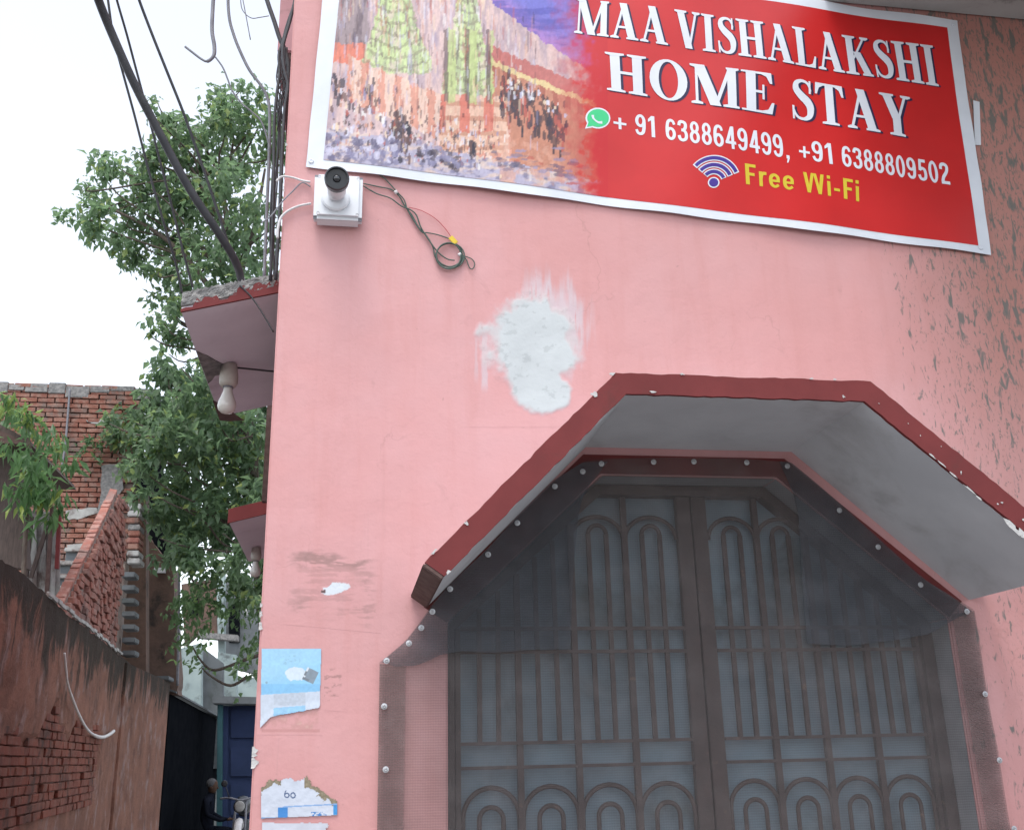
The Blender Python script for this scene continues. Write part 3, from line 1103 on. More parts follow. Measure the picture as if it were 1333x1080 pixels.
def paint_temple(px, py):
    L = lambda r, g_, b_: np.array(lin(r, g_, b_)) * .74
    img = np.zeros(px.shape + (3,))
    st = fbm(px / 5, py / 26, 41)
    st2 = fbm(px / 9, py / 9, 42)
    img[:] = L(196, 168, 176)
    t = sstep(.35, .65, st)[..., None]
    img = img * (1 - t) + L(226, 190, 184) * t

    def region(mask, c, soft=1.0):
        nonlocal img
        mk = np.clip(mask * soft, 0, 1)[..., None]
        img = img * (1 - mk) + np.asarray(c) * mk
    jx = px + (st2 - .5) * 8
    jy = py + (st - .5) * 10
    # grey brown houses at the left
    region((jx < 480) & (jy < 62), L(170, 148, 152))
    region(((jx < 480) & (jy < 62)) * sstep(.5, .7, st), L(112, 92, 104), .8)
    # evening sky
    d = jy - (.70 * (jx - 628) - 4)
    sk = (d < 0) & (jx > 612)
    region(sk, L(118, 116, 216))
    region(sk * sstep(-34, 0, d), L(186, 122, 196), .8)
    region(sk * sstep(.5, .65, fbm(px / 40, py / 7, 50)), L(84, 80, 186), .7)
    # orange wall at the left
    region((jx < 486) & (jy > 58) & (jy < 84), L(238, 128, 98))
    # far arcade at the right
    band = jy - (.42 * (jx - 640) + 60)
    region((jx > 636) & (band > 0) & (band < 26) & (d > 0), L(206, 112, 104))
    region((jx > 640) & (band > 18) & (band < 25), L(236, 206, 140))
    region((jx > 640) & (band > 25), L(206, 132, 100))
    region(((jx > 640) & (band > 25) & (band < 40)) * (np.sin(px / 2.6) > .2), L(170, 78, 60), .7)
    # spires
    for x0, hw0, hw1, yt, yb in ((515, 20, 46, -10, 84), (608, 13, 34, -16, 122)):
        f = np.clip((jy - yt) / (yb - yt), -.6, 1.35)
        half = hw0 + (hw1 - hw0) * np.clip(f, 0, 1) ** 1.4
        half = np.where(f < 0, hw0 * (1 + f * 1.2), half)
        mk = (np.abs(jx - x0) < half) & (jy < yb + 14)
        region(mk, L(208, 226, 152))
        region(mk * sstep(.45, .7, fbm(px / 3.2, py / 22, 60 + x0)), L(168, 176, 140), .8)
        region(mk * sstep(.55, .72, fbm(px / 5, py / 11, 70 + x0)), L(228, 206, 188), .8)
        region(mk * (np.sin((jy + np.abs(jx - x0) * .35) / 2.4) > .72), L(140, 132, 104), .55)
        region(mk * (np.abs(np.abs(jx - x0) - half * .55) < 1.3), L(150, 140, 112), .6)
        region(mk * sstep(.62, .72, fbm(px / 3, py / 12, 80 + x0)), L(112, 92, 88), .6)
    # striped arcade across the middle
    up = 84 + .46 * (jx - 480)
    ar = (jx > 452) & (jx < 664) & (jy > up) & (jy < up + 58)
    region(ar, L(238, 198, 178))
    region(ar * (np.sin(px / 3.4 + (st2 - .5) * 2) > .05), L(226, 140, 112), .8)
    pl = (jx > 572) & (jx < 658) & (jy > 126) & (jy < 200)
    region(pl, L(236, 188, 160))
    region(pl * (np.sin(py / 3.0) > .5), L(206, 140, 108), .8)
    region(pl * (np.sin(px / 5) > .3) * (jy < 172), L(226, 108, 84), .85)
    col = (jx > 566) & (jx < 642) & (jy > 40) & (jy < 136)
    region(col * (np.sin(px / 4.4) > .35), L(196, 212, 128), .75)
    region(col * (np.sin(px / 4.4 + 1.6) > .8), L(96, 70, 72), .7)
    # paved court
    fl = jy > 166 + .20 * (jx - 430)
    region(fl, L(182, 174, 200))
    region(fl * sstep(.45, .65, fbm(px / 16, py / 5, 90)), L(226, 196, 178), .8)
    region(fl * sstep(.55, .7, fbm(px / 9, py / 6, 91)), L(120, 116, 152), .8)
    region((jx > 640) * (jy > 176 + .2 * (jx - 640)) * sstep(.4, .6, st2), L(224, 160, 132), .7)
    # brush dabs: people, windows, dry strokes
    H, W_ = px.shape
    r = np.random.default_rng(12)
    dark = [L(66, 52, 70), L(84, 58, 60), L(46, 42, 62), L(110, 74, 70)]
    lite = [L(240, 236, 232), L(224, 220, 236), L(246, 214, 176), L(200, 196, 226)]
    mid = [L(196, 84, 66), L(150, 140, 176), L(214, 146, 116), L(160, 120, 120)]

    def dab(x, y, rx, ry, c, op):
        q = (((px - x) / rx) ** 2 + ((py - y) / ry) ** 2) < 1
        img[q] = img[q] * (1 - op) + c * op

    def crowd(x0, x1, yf, n, ys, pal, rx=(1.2, 2.6), ry=(3, 7), op=.8):
        for _ in range(n):
            x = r.uniform(x0, x1)
            dab(x, yf(x) + r.normal(0, ys), r.uniform(*rx), r.uniform(*ry), pal[r.integers(len(pal))], op)
    crowd(430, 490, lambda x: 112 + .25 * (x - 430), 60, 11, dark + mid)
    crowd(430, 500, lambda x: 150, 45, 14, lite + mid + dark)
    crowd(508, 534, lambda x: 172 + .3 * (x - 510), 60, 14, dark, (1.5, 3), (3, 8), .85)
    crowd(500, 660, lambda x: 150 + .3 * (x - 500), 130, 18, dark + mid + lite, (.8, 1.6), (2, 5), .7)
    crowd(432, 640, lambda x: 188, 260, 15, lite + mid + dark, (.8, 1.8), (1.5, 4), .6)
    crowd(652, 738, lambda x: 128 + .48 * (x - 652), 190, 16, dark + mid[:1], (1.3, 2.6), (4, 9), .85)
    crowd(652, 738, lambda x: 108 + .46 * (x - 652), 50, 5, lite + dark, (1.2, 2.4), (2, 4), .8)
    crowd(545, 600, lambda x: 200 + .2 * (x - 545), 46, 7, [L(110, 108, 146), L(146, 140, 176)] + dark[:1], (2, 6), (1.5, 5), .7)
    crowd(640, 760, lambda x: 208 + .12 * (x - 640), 50, 8, [L(90, 84, 116), L(132, 116, 140)] + mid, (3, 9), (1.2, 3), .7)
    crowd(424, 520, lambda x: 196, 55, 10, [L(210, 206, 232), L(130, 124, 164), L(92, 84, 122)], (2, 5), (2, 6), .7)
    crowd(440, 700, lambda x: 90, 260, 45, mid + lite + dark[:2], (.8, 1.6), (4, 16), .38)
    crowd(430, 640, lambda x: -10, 200, 34, mid + lite, (.8, 2), (5, 18), .4)
    crowd(612, 618, lambda x: 196, 10, 6, dark, (1.5, 3), (4, 7), .85)
    n = fbm(px / 2.3, py / 5, 99)[..., None]
    img = img * (.82 + .36 * n)
    fade = sstep(706, 776, px + (st2 - .5) * 46 - .05 * py)[..., None]
    img = img * (1 - fade) + np.array((.44, .011, .0155)) * fade
    g_ = img.mean(2, keepdims=True)
    keepr = 1 - fade
    img = np.where(keepr > .3, g_ + (img - g_) * .84, img)
    fine = fbm(px / 1.7, py / 2.6, 123)[..., None]
    img = img * (.87 + .26 * fine) * (1 - fade) + img * fade
    return np.clip(img, 0, .9)


tim = paint_temple(PXg, PYg)
mb = MB()
for j in range(NYP):
    for i in range(NXP):
        mb.v.append(on_banner(PXg[j, i], PYg[j, i], .0014))
mb.f = [[j * NXP + i, j * NXP + i + 1, (j + 1) * NXP + i + 1, (j + 1) * NXP + i] for j in range(NYP - 1) for i in range(NXP - 1)]
obj('picture', mb, M['print'], banner, smooth=True, recalc=False, cols=np.concatenate([tim, np.ones(tim.shape[:2] + (1,))], 2).reshape(-1, 4))


# ---- serif capitals as stroke polygons (unit cap height)
def rect(x0, y0, x1, y1):
    k = 4 if y1 - y0 > .3 else 1
    ys = [y0 + (y1 - y0) * i / k for i in range(k + 1)]
    return [[(x0, ys[i]), (x1, ys[i]), (x1, ys[i + 1]), (x0, ys[i + 1])] for i in range(k)]


def serif(x0, x1, up):
    h, b = .045, .075
    if up:
        return [[(x0, 1), (x0, 1 - h), (x0 + (x1 - x0) * .3, 1 - b), (x0 + (x1 - x0) * .7, 1 - b), (x1, 1 - h), (x1, 1)][::-1]]
    return [[(x0, 0), (x1, 0), (x1, h), (x0 + (x1 - x0) * .7, b), (x0 + (x1 - x0) * .3, b), (x0, h)]]


def diag(x0, x1, w, y0=0.0, y1=1.0):
    out = []
    for i in range(4):
        a, b = i / 4, (i + 1) / 4
        xa, xb, ya, yb = x0 + (x1 - x0) * a, x0 + (x1 - x0) * b, y0 + (y1 - y0) * a, y0 + (y1 - y0) * b
        out.append([(xa - w / 2, ya), (xa + w / 2, ya), (xb + w / 2, yb), (xb - w / 2, yb)])
    return out


def stroke(pts, ws):
    P = smooth_pts([(x, y, 0) for x, y in pts], 6)
    n = len(P)
    Wd = [ws[min(int(i / 6), len(ws) - 1)] + (ws[min(int(i / 6) + 1, len(ws) - 1)] - ws[min(int(i / 6), len(ws) - 1)]) * ((i % 6) / 6) for i in range(n)]
    L, R = [], []
    for i in range(n):
        t = (P[min(i + 1, n - 1)] - P[max(i - 1, 0)]).normalized()
        nn = Vector((-t.y, t.x, 0)) * Wd[i] / 2
        L.append((P[i] + nn)[:2])
        R.append((P[i] - nn)[:2])
    return [[R[i], R[i + 1], L[i + 1], L[i]] for i in range(n - 1)]


TK, TN = .185, .062


def ring(cx, cy, rx, ry, ix, iy, n=28):
    out = []
    for k in range(n):
        a, b = 2 * PI * k / n, 2 * PI * (k + 1) / n
        out.append([(cx + ix * math.cos(a), cy + iy * math.sin(a)), (cx + rx * math.cos(a), cy + ry * math.sin(a)),
                    (cx + rx * math.cos(b), cy + ry * math.sin(b)), (cx + ix * math.cos(b), cy + iy * math.sin(b))])
    return out


SCURVE = stroke([(.49, .74), (.42, .92), (.28, .965), (.155, .89), (.15, .74), (.26, .60), (.39, .48), (.46, .33), (.43, .12), (.29, .035), (.14, .09), (.06, .28)],
                [.03, .06, .07, .11, .16, .19, .20, .17, .12, .07, .06, .03])
GL = {
    'M': (.92, [rect(.095, 0, .145, 1), serif(.01, .23, 0), diag(.47, .17, .21), diag(.47, .76, .07), rect(.70, 0, .70 + TK - .02, 1), serif(.61, .92, 0), serif(.0, .28, 1), serif(.68, .92, 1)]),
    'A': (.74, [diag(.10, .36, TN), diag(.57, .34, .20), rect(.19, .29, .50, .35), serif(.0, .22, 0), serif(.42, .74, 0)]),
    'V': (.72, [diag(.38, .16, .20), diag(.385, .61, TN), serif(.0, .34, 1), serif(.50, .72, 1)]),
    'I': (.36, [rect(.09, 0, .09 + TK, 1), serif(.0, .36, 0), serif(.0, .36, 1)]),
    'S': (.54, [SCURVE, [[(.44, .68), (.49, .68), (.49, .99), (.45, .99)]], [[(.05, .01), (.09, .01), (.09, .33), (.04, .33)]]]),
    'H': (.78, [rect(.09, 0, .09 + TK, 1), rect(.51, 0, .51 + TK, 1), rect(.2, .47, .58, .54), serif(.0, .36, 0), serif(.42, .78, 0), serif(.0, .36, 1), serif(.42, .78, 1)]),
    'L': (.62, [rect(.09, 0, .09 + TK, 1), serif(.0, .37, 1), [[(.0, 0), (.58, 0), (.62, .30), (.575, .30), (.50, .10), (.40, .055), (.0, .045)]]]),
    'K': (.76, [rect(.09, 0, .09 + TK, 1), diag(.26, .62, TN, .42, 1), diag(.63, .37, .20, 0, .60), serif(.0, .36, 0), serif(.46, .76, 0), serif(.0, .36, 1), serif(.50, .73, 1)]),
    'O': (.74, [ring(.37, .5, .36, .52, .185, .46)]),
    'E': (.64, [rect(.09, 0, .09 + TK, 1), rect(.2, .48, .42, .54), [[(.40, .33), (.44, .33), (.44, .69), (.40, .69)]],
                [[(.0, 0), (.59, 0), (.63, .28), (.585, .28), (.51, .10), (.40, .055), (.0, .045)]],
                [[(.0, 1), (.0, .955), (.38, .945), (.48, .90), (.55, .74), (.595, .74), (.575, 1)]]]),
    'T': (.66, [rect(.24, 0, .24 + TK, 1), serif(.14, .52, 0),
                [[(.02, 1), (.0, .72), (.045, .72), (.10, .88), (.2, .945), (.46, .945), (.56, .88), (.615, .72), (.66, .72), (.64, 1)]]]),
    'Y': (.72, [rect(.27, 0, .27 + TK, .46), diag(.36, .16, .20, .40, 1), diag(.40, .60, TN, .40, 1), serif(.18, .54, 0), serif(.0, .33, 1), serif(.49, .72, 1)]),
}


def words_to_polys(text, gap, space):
    """list of strokes (each a list of polygons) and total width"""
    x, out = 0.0, []
    for ch in text:
        if ch == ' ':
            x += space
            continue
        wdt, st = GL[ch]
        for s in st:
            out.append([[(px + x, py) for px, py in poly] for poly in s])
        x += wdt + gap
    return out, x - gap


def subdiv_poly(poly):
    return poly


def serif_line(name, text, q, gap, space, lift, mat, shift=(0, 0), bold=0.0):
    # one mesh per letter
    wid = words_to_polys(text, gap, space)[1]
    x0 = 0.0
    for ch in text:
        mb = MB()
        for k, s in enumerate(GL[ch][1]):
            for poly in s:
                mb.add([on_banner(*(u + v for u, v in zip(qpt(q, (x + x0) / wid, y), shift)), lift + k * .00007) for x, y in poly], [tuple(range(len(poly)))])
        obj(name, mb, mat, banner, recalc=False)
        x0 += GL[ch][0] + gap


Q1a = [(747, 42), (869, 60.3), (866, 12.8), (750, -3)]
Q1b = [(879, 61.8), (1222, 113), (1213, 61), (877, 14.3)]
Q2a = [(790, 117.5), (1008, 151.5), (1007, 98.5), (787, 68)]
Q2b = [(1029, 155), (1190, 180), (1184, 127), (1027, 101.5)]
for txt, q in (('MAA', Q1a), ('VISHALAKSHI', Q1b), ('HOME', Q2a), ('STAY', Q2b)):
    big = txt in ('HOME', 'STAY')
    for i, sft in enumerate(((2.2, 1.0), (3.6, 1.6)) if big else ((1.6, .8), (2.8, 1.2))):
        if i == 1:
            serif_line('letter_shadow', txt, q, .045, .3, .0016, M['b_navy'], sft)
    serif_line('letter', txt, q, .045, .3, .0026, M['b_text'])


# condensed bold sans figures and letters as strokes
B = .15
six = [ring(.25, .305, .245, .305, .095, .175), stroke([(.075, .34), (.08, .60), (.13, .84), (.25, .925), (.37, .88), (.43, .74)], [B, B, B, .13, .13, .12])]
GS = {
    '0': (.50, [ring(.25, .5, .245, .51, .095, .37)]),
    '1': (.40, [rect(.18, 0, .34, 1), [[(.19, 1), (.03, .83), (.03, .70), (.19, .80)]]]),
    '2': (.50, [stroke([(.085, .68), (.11, .86), (.25, .925), (.39, .86), (.405, .70), (.34, .54), (.18, .32), (.11, .10)], [B] * 8), rect(.04, 0, .48, .14)]),
    '3': (.50, [stroke([(.08, .74), (.12, .89), (.25, .925), (.385, .85), (.385, .66), (.29, .55), (.19, .54)], [B, B, .13, B, B, .13, .12]),
                stroke([(.19, .535), (.33, .51), (.415, .38), (.40, .17), (.26, .07), (.12, .12), (.07, .28)], [.12, .13, B, B, .13, B, B])]),
    '4': (.52, [rect(.29, 0, .43, 1), rect(.0, .21, .52, .34), diag(.08, .335, B, .28, .98)]),
    '5': (.50, [rect(.10, .86, .45, 1), diag(.13, .165, .14, .48, .97), stroke([(.12, .50), (.25, .585), (.38, .52), (.415, .33), (.38, .15), (.25, .07), (.12, .12), (.07, .27)], [.13, .13, B, B, B, .13, B, B])]),
    '6': (.50, six),
    '8': (.50, [ring(.25, .735, .215, .27, .075, .145), ring(.25, .29, .245, .295, .095, .165)]),
    '9': (.50, [[[(.5 - x, 1 - y) for x, y in poly] for poly in s] for s in six]),
    ',': (.22, [[[(.05, .15), (.05, 0), (.10, 0), (.04, -.18), (.11, -.18), (.20, .02), (.20, .15)][::-1]]]),
    '+': (.60, [rect(.0, .34, .60, .47), rect(.235, .08, .365, .72)]),
    '-': (.34, [rect(.03, .30, .31, .43)]),
    'F': (.52, [rect(.06, 0, .23, 1), rect(.06, .855, .52, 1), rect(.06, .44, .46, .58)]),
    'r': (.38, [rect(.05, 0, .20, .72), stroke([(.13, .40), (.17, .58), (.26, .65), (.38, .65)], [B, B, B, B])]),
    'e': (.52, [stroke([(.41, .34), (.40, .55), (.26, .655), (.12, .56), (.09, .36), (.13, .16), (.27, .075), (.43, .18)], [.14, .14, .14, B, B, B, .13, .12]), rect(.1, .305, .48, .415)]),
    'W': (.98, [diag(.24, .09, .16), diag(.24, .44, .14), diag(.74, .54, .14), diag(.74, .89, .16)]),
    'i': (.24, [rect(.045, 0, .195, .72), rect(.045, .84, .195, 1)]),
}


def font_line(name, text, q, lift, mat, bold):
    gap = .085
    wid = sum(GS[ch][0] for ch in text) + gap * (len(text) - 1)
    x0 = 0.0
    for ch in text:
        mb = MB()
        for k, s_ in enumerate(GS[ch][1]):
            for poly in s_:
                mb.add([on_banner(*qpt(q, (x + x0) / wid, y), lift + k * .00007) for x, y in poly], [tuple(range(len(poly)))])
        obj(name, mb, mat, banner, recalc=False)
        x0 += GS[ch][0] + gap


# split into words so that the spacing follows the print
font_line('digit', '+', [(799, 168.5), (816, 171), (815, 148), (798.5, 145.5)], .0018, M['b_text'], .012)
font_line('digit', '91', [(827, 174.5), (855, 179), (853.5, 151.5), (827, 147.5)], .0018, M['b_text'], .022)
font_line('digit', '6388649499,', [(867, 181.5), (1028, 208), (1025, 178), (866, 153.5)], .0018, M['b_text'], .022)
font_line('digit', '+', [(1040, 207), (1054, 209.5), (1053, 186), (1039, 183.5)], .0018, M['b_text'], .012)
font_line('digit', '91', [(1057, 211), (1085, 215.5), (1082.5, 188), (1055, 183.5)], .0018, M['b_text'], .022)
font_line('digit', '6388809502', [(1096, 217.5), (1238, 240.5), (1234, 212), (1094, 190)], .0018, M['b_text'], .022)
font_line('letter', 'Free', [(969, 240), (1034, 249.5), (1033, 223.5), (967, 213.5)], .0018, M['b_yellow'], .022)
font_line('letter', 'Wi-Fi', [(1046, 251), (1119, 263.5), (1118, 236.5), (1044, 225)], .0018, M['b_yellow'], .022)


def icon(name, polys, mat, lift):
    mb = MB()
    for poly in polys:
        mb.add([on_banner(x, y, lift) for x, y in poly], [tuple(range(len(poly)))])
    return obj(name, mb, mat, banner, recalc=False)


def ell(cx, cy, rx, ry, n=26, a0=0, a1=2 * PI):
    return [(cx + rx * math.cos(a0 + (a1 - a0) * k / n), cy - ry * math.sin(a0 + (a1 - a0) * k / n)) for k in range(n)]


# round green speech bubble with a white handset
icon('phone_symbol', [ell(778.3, 154, 16.3, 13.6)], M['b_text'], .0016)
icon('phone_symbol', [[(765, 158), (761.5, 168), (775, 165.5)]], M['b_text'], .00155)
icon('phone_symbol', [ell(778.5, 154, 14.3, 11.6)], M['b_green'], .0021)
icon('phone_symbol', [[(766.5, 158), (764, 165.8), (774, 163.6)]], M['b_green'], .00205)
hs_ = [(771.5, 150.2, 3.0), (771.9, 153.6, 2.6), (775, 157.2, 2.6), (779.5, 159.8, 2.8), (784, 159.6, 3.2)]
P_ = smooth_pts([(a, b, 0) for a, b, _ in hs_], 5)
pol = []
for i in range(len(P_) - 1):
    t = (P_[i + 1] - P_[i]).normalized()
    f0, f1 = abs(i / (len(P_) - 1) - .5), abs((i + 1) / (len(P_) - 1) - .5)
    w0, w1 = .9 + 1.9 * f0, .9 + 1.9 * f1
    nn = Vector((-t.y, t.x, 0))
    pol.append([(P_[i] + nn * w0)[:2], (P_[i + 1] + nn * w1)[:2], (P_[i + 1] - nn * w1)[:2], (P_[i] - nn * w0)[:2]])
icon('phone_symbol', pol, M['b_text'], .0026)


def arc_poly(cx, cy, r0, r1, half, tilt, n=18):
    out = []
    for k in range(n):
        a, b = [PI / 2 + half - 2 * half * (k + e) / n - tilt for e in (0, 1)]
        out.append([(cx + r * math.cos(t) * 1.02, cy - r * math.sin(t)) for r, t in ((r0, a), (r0, b), (r1, b), (r1, a))])
    return out


wc = (928.5, 238.5)
for rr in (33, 24.2, 15.4):
    icon('wifi_symbol', arc_poly(*wc, rr - 5.0, rr + 2.2, 1.02, .16), M['b_text'], .0016)
    icon('wifi_symbol', arc_poly(*wc, rr - 3.6, rr + .8, .97, .16), M['b_blue'], .0021)
icon('wifi_symbol', [ell(*wc, 7.6, 7.0)], M['b_text'], .0017)
icon('wifi_symbol', [ell(*wc, 6.0, 5.5)], M['b_blue'], .0022)
# eyelets in the corners
for px, py in ((1277, 322), (405, 209), (1240, 35)):
    mb = MB()
    p = on_banner(px, py, .0008)
    mb.lathe(p, (0, -1, 0), [(0, .009), (.002, .009), (.003, .006), (.0015, .004)], 14)
    obj('eyelet', mb, M['b_white'], banner, smooth=True)
# strip of an older sign showing behind the right edge
p = [on_y(x, y, 0) for x, y in ((1266, 132), (1274, 134), (1276, 190), (1268, 190))]
mb = MB()
mb.prism([(q.x, -.004, q.z) for q in p], (0, -.002, 0))
tag(obj('old_sign', mb, M['b_white']), 'narrow white strip of an older sign showing past the banner edge', 'sign')

# =================================================================== paper bills on the corner
def flyer_top(px, py):
    c = np.zeros(px.shape + (4,))
    L = lambda r, g_, b_: np.array(lin(r, g_, b_)) * .76
    u, v = (px - 340) / 78, (py - 845) / 103
    f = fbm(px / 20, py / 12, 3)
    base = np.array([L(118, 196, 236)] * 1)[0]
    img = base * (.88 + .3 * f[..., None])
    img = img * (1 - sstep(.6, .3, v + u * .25)[..., None] * .35) + L(180, 224, 246) * sstep(.6, .3, v + u * .25)[..., None] * .35
    band = (py > 890) & (py < 903.5 - (px - 340) * .06)
    img[band] = L(92, 182, 232)
    low = py > 904 - (px - 340) * .06
    img[low] = L(200, 208, 222)
    bl = low & (px > 356) & (px < 398) & (py < 918)
    img[bl] = img[bl] * .82 * (.8 + .4 * fbm(px / 3, py / 2, 9)[bl][:, None])
    b2 = (px > 356) & (px < 398) & (py > 921 - (px - 356) * .08) & (py < 936)
    img[b2] = L(120, 186, 226) * (.8 + .4 * fbm(px / 4, py / 2, 19)[b2][:, None])
    wv = (((px - 385) / 16) ** 2 + ((py - 877) / 9) ** 2 + (fbm(px / 8, py / 8, 33) - .5) * 1.2) < 1
    img[wv] = L(214, 228, 238)
    x_, y_ = (px - 404) * .9 + (py - 879) * .42, (py - 879) * .9 - (px - 404) * .42
    hd = (np.abs(x_) < 8) & (np.abs(y_) < 8.5)
    img[hd] = L(88, 104, 116) * (.8 + .5 * fbm(px / 5, py / 5, 71)[hd][:, None])
    img[hd & (x_ < -5.5)] = L(226, 230, 236)
    img[hd & (np.abs(x_ + 6.8) < 1.4) & (np.abs(y_) < 3)] = L(40, 44, 52)
    img[hd & (y_ > 5) & (x_ < 1)] = L(44, 52, 62)
    tx = (fbm(px / 3, py / 2, 44) > .66) & (np.abs(px - 382) < 14) & (np.abs(py - 858) < 7)
    img[tx] *= .78
    img[((px - 347) ** 2 + (py - 888) ** 2) < 3] *= .5
    img = img * .70 + np.array((.50, .56, .62)) * .30
    c[..., :3] = img * (.90 + .20 * fbm(px / 3, py / 3, 88)[..., None])
    c[..., 3] = 1
    edge = 948 - (px - 338) * 1.02
    edge2 = 932 - (px - 358) * .19
    bot = np.maximum(edge, edge2) + 2.5 * (fbm(px / 5, py / 50, 6) - .5)
    keep = (py < bot) & (px > 340.5 - (py - 845) * .02) & (px < 418.5 - (py - 845) * .025)
    h = sstep(.86, 1.0, (py - 845) / np.maximum(bot - 845, 1)) * .8 + .25 * fbm(px / 30, py / 30, 5)
    return c, h, keep


fl = overlay('paper_flyer', [(336, 952), (422, 952), (422, 844), (336, 844)], (130, 160), flyer_top, y=-.002, relief=.0022, mat=M['paper'])
tag(fl, 'pale blue flyer with a camera picture, torn off along its bottom edge', 'flyer', 'torn bills on the house corner')


def flyer_mid(px, py):
    c = np.zeros(px.shape + (4,))
    L = lambda r, g_, b_: np.array(lin(r, g_, b_)) * .76
    img = np.ones(px.shape + (3,)) * L(204, 210, 222) * (.9 + .2 * fbm(px / 12, py / 12, 4)[..., None])
    tn = fbm(px / 7, py / 7, 17)
    ragl = 1014 + 10 * (1 - np.clip((px - 338) / 22, 0, 1)) + (tn - .5) * 16
    ragr = 1012 + np.clip((px - 400) / 36, 0, 1) ** .8 * 29 + (tn - .5) * 13
    top = np.where(px < 398, ragl, ragr)
    rim = (py < top + 8 + 6 * (tn - .4)) & ((px < 366) | (px > 396))
    img[rim] = np.array((.20, .17, .12)) * (.6 + .9 * fbm(px / 3, py / 3, 29)[rim][:, None])
    # faded 60 stamp
    for cx, r2 in ((373.5, 1), (381.5, 0)):
        e = np.sqrt(((px - cx) / 3.2) ** 2 + ((py - 1034.5) / (3.6 if r2 == 0 else 3.0)) ** 2)
        q = (e > .62) & (e < 1.15)
        img[q] = L(92, 108, 140)
    q = (np.abs(px - 370.9 - np.clip(1033 - py, 0, 9) ** 1.5 * .16) < .8) & (py > 1028) & (py < 1034)
    img[q] = L(92, 108, 140)
    b = (px > 362) & (px < 374.5) & (py > 1050) & (py < 1063.5)
    img[b] = L(78, 140, 204)
    b = (px > 434) & (px < 439.5) & (py > 1045 ) & (py < 1060)
    img[b] = L(78, 150, 210)
    b = (np.abs(py - 1048 + (px - 400) * .05) < .9) & (px > 368)
    img[b] = L(140, 172, 214)
    tx = (px > 405) & (px < 425) & (py > 1056) & (py < 1062) & (fbm(px / 2, py / 2, 61) > .5)
    img[tx] = L(70, 132, 196)
    b = py > 1061.5 + (px - 340) * 0
    img[b & (py > 1063)] = L(120, 160, 200)
    c[..., :3] = img
    c[..., 3] = 1
    keep = (py > top) & (py < 1065 - (px - 340) * .045) & (px > 340) & (px < 439.5)
    return c, .4 * tn, keep


fm = overlay('paper_flyer', [(336, 1068), (443, 1068), (443, 1004), (336, 1004)], (160, 100), flyer_mid, y=-.003, relief=.004, mat=M['paper'])
tag(fm, 'ragged white bill stamped 60 with brown torn edges, below the blue flyer', 'flyer', 'torn bills on the house corner')


def flyer_low(px, py):
    c = np.zeros(px.shape + (4,))
    img = np.ones(px.shape + (3,)) * np.array(lin(206, 208, 218)) * .76 * (.88 + .24 * fbm(px / 10, py / 10, 14)[..., None])
    c[..., :3] = img
    c[..., 3] = 1
    t = fbm(px / 8, py / 8, 23)
    keep = (py > 1069.5 + (t - .5) * 3) & (px > 340) & (px < 428 - (py - 1070) * .2 + (t - .5) * 16)
    return c, .3 * t, keep


fo = overlay('paper_flyer', [(336, 1150), (440, 1150), (440, 1066), (336, 1066)], (80, 70), flyer_low, y=-.003, relief=.004, mat=M['paper'])
tag(fo, 'plain white paper remnant lowest on the corner, cut by the photo bottom', 'flyer', 'torn bills on the house corner')

# =================================================================== security camera on its junction box
cc = root('security_camera', 'white security camera on a square junction box under the banner corner', 'camera', on_y(438, 262, 0))
mb = MB()
a, b = on_y(407.5, 282, -.07), on_y(472.5, 228, -.07)
bx0, bx1, bz0, bz1 = a.x, b.x, a.z, b.z
mb.box((bx0, -.070, bz0), (bx1, -.001, bz1))
box = obj('junction_box', mb, M['white_plastic'], cc, bevel=.012)
mb = MB()
mb.box((bx0 - .0004, -.053, bz0 - .0004), (bx1 + .0004, -.0505, bz1 + .0004))
obj('lid_seam', mb, M['cable_grey'], box, bevel=.001)
for ix, iz in ((0, 0), (1, 0), (1, 1), (0, 1)):
    mb = MB()
    mb.lathe((bx0 + .016 + ix * (bx1 - bx0 - .032), -.069, bz0 + .016 + iz * (bz1 - bz0 - .032)), (0, -1, 0), [(0, .0055), (.002, .0055), (.0015, .003)], 10)
    obj('screw', mb, M['metal'], box)
base = on_y(437, 259, -.07)
mb = MB()
mb.lathe((base.x, -.0695, base.z), (0, -1, 0), [(0, .048), (.010, .048), (.014, .043), (.016, .030)], 28)
obj('mount', mb, M['white_plastic'], cc, smooth=False)
front = on_y(438.5, 232, -.235)
ax = Vector((.02, -1, -.22)).normalized()
bk = Vector(front) - ax * .15
mb = MB()
mid_ = bk + ax * .055 + Vector((0, 0, -.022))
mb.tube(smooth_pts([(base.x, -.082, base.z), (base.x, -.102, base.z + .006), mid_], 5), [.024] * 6 + [.020] * 5, 14)
obj('arm', mb, M['white_plastic'], cc, smooth=True)
mb = MB()
mb.lathe(bk, ax, [(0, .018), (.006, .027), (.012, .031), (.125, .032)], 24)
obj('camera_body', mb, M['white_plastic'], cc, smooth=True)
mb = MB()
mb.lathe(bk + ax * .118, ax, [(0, .0325), (.001, .039), (.030, .0405), (.037, .038), (.037, .034), (.028, .033), (.027, .012)], 28)
hood_c = obj('lens_hood', mb, M['black_plastic'], cc, smooth=False)
mb = MB()
mb.lathe(bk + ax * .1455, ax, [(0, .013), (.003, .012), (.006, .008), (.007, .002)], 20)
obj('lens', mb, M['lens'], cc, smooth=True)


# =================================================================== cables
def cable(name, pts, r, mat, label=None, group=None, n=6, cat='cable', parent=None):
    mb = MB()
    mb.tube(smooth_pts(pts, 6), r, n)
    o = obj(name, mb, M[mat], parent, smooth=True)
    if label:
        tag(o, label, cat, group)
    return o


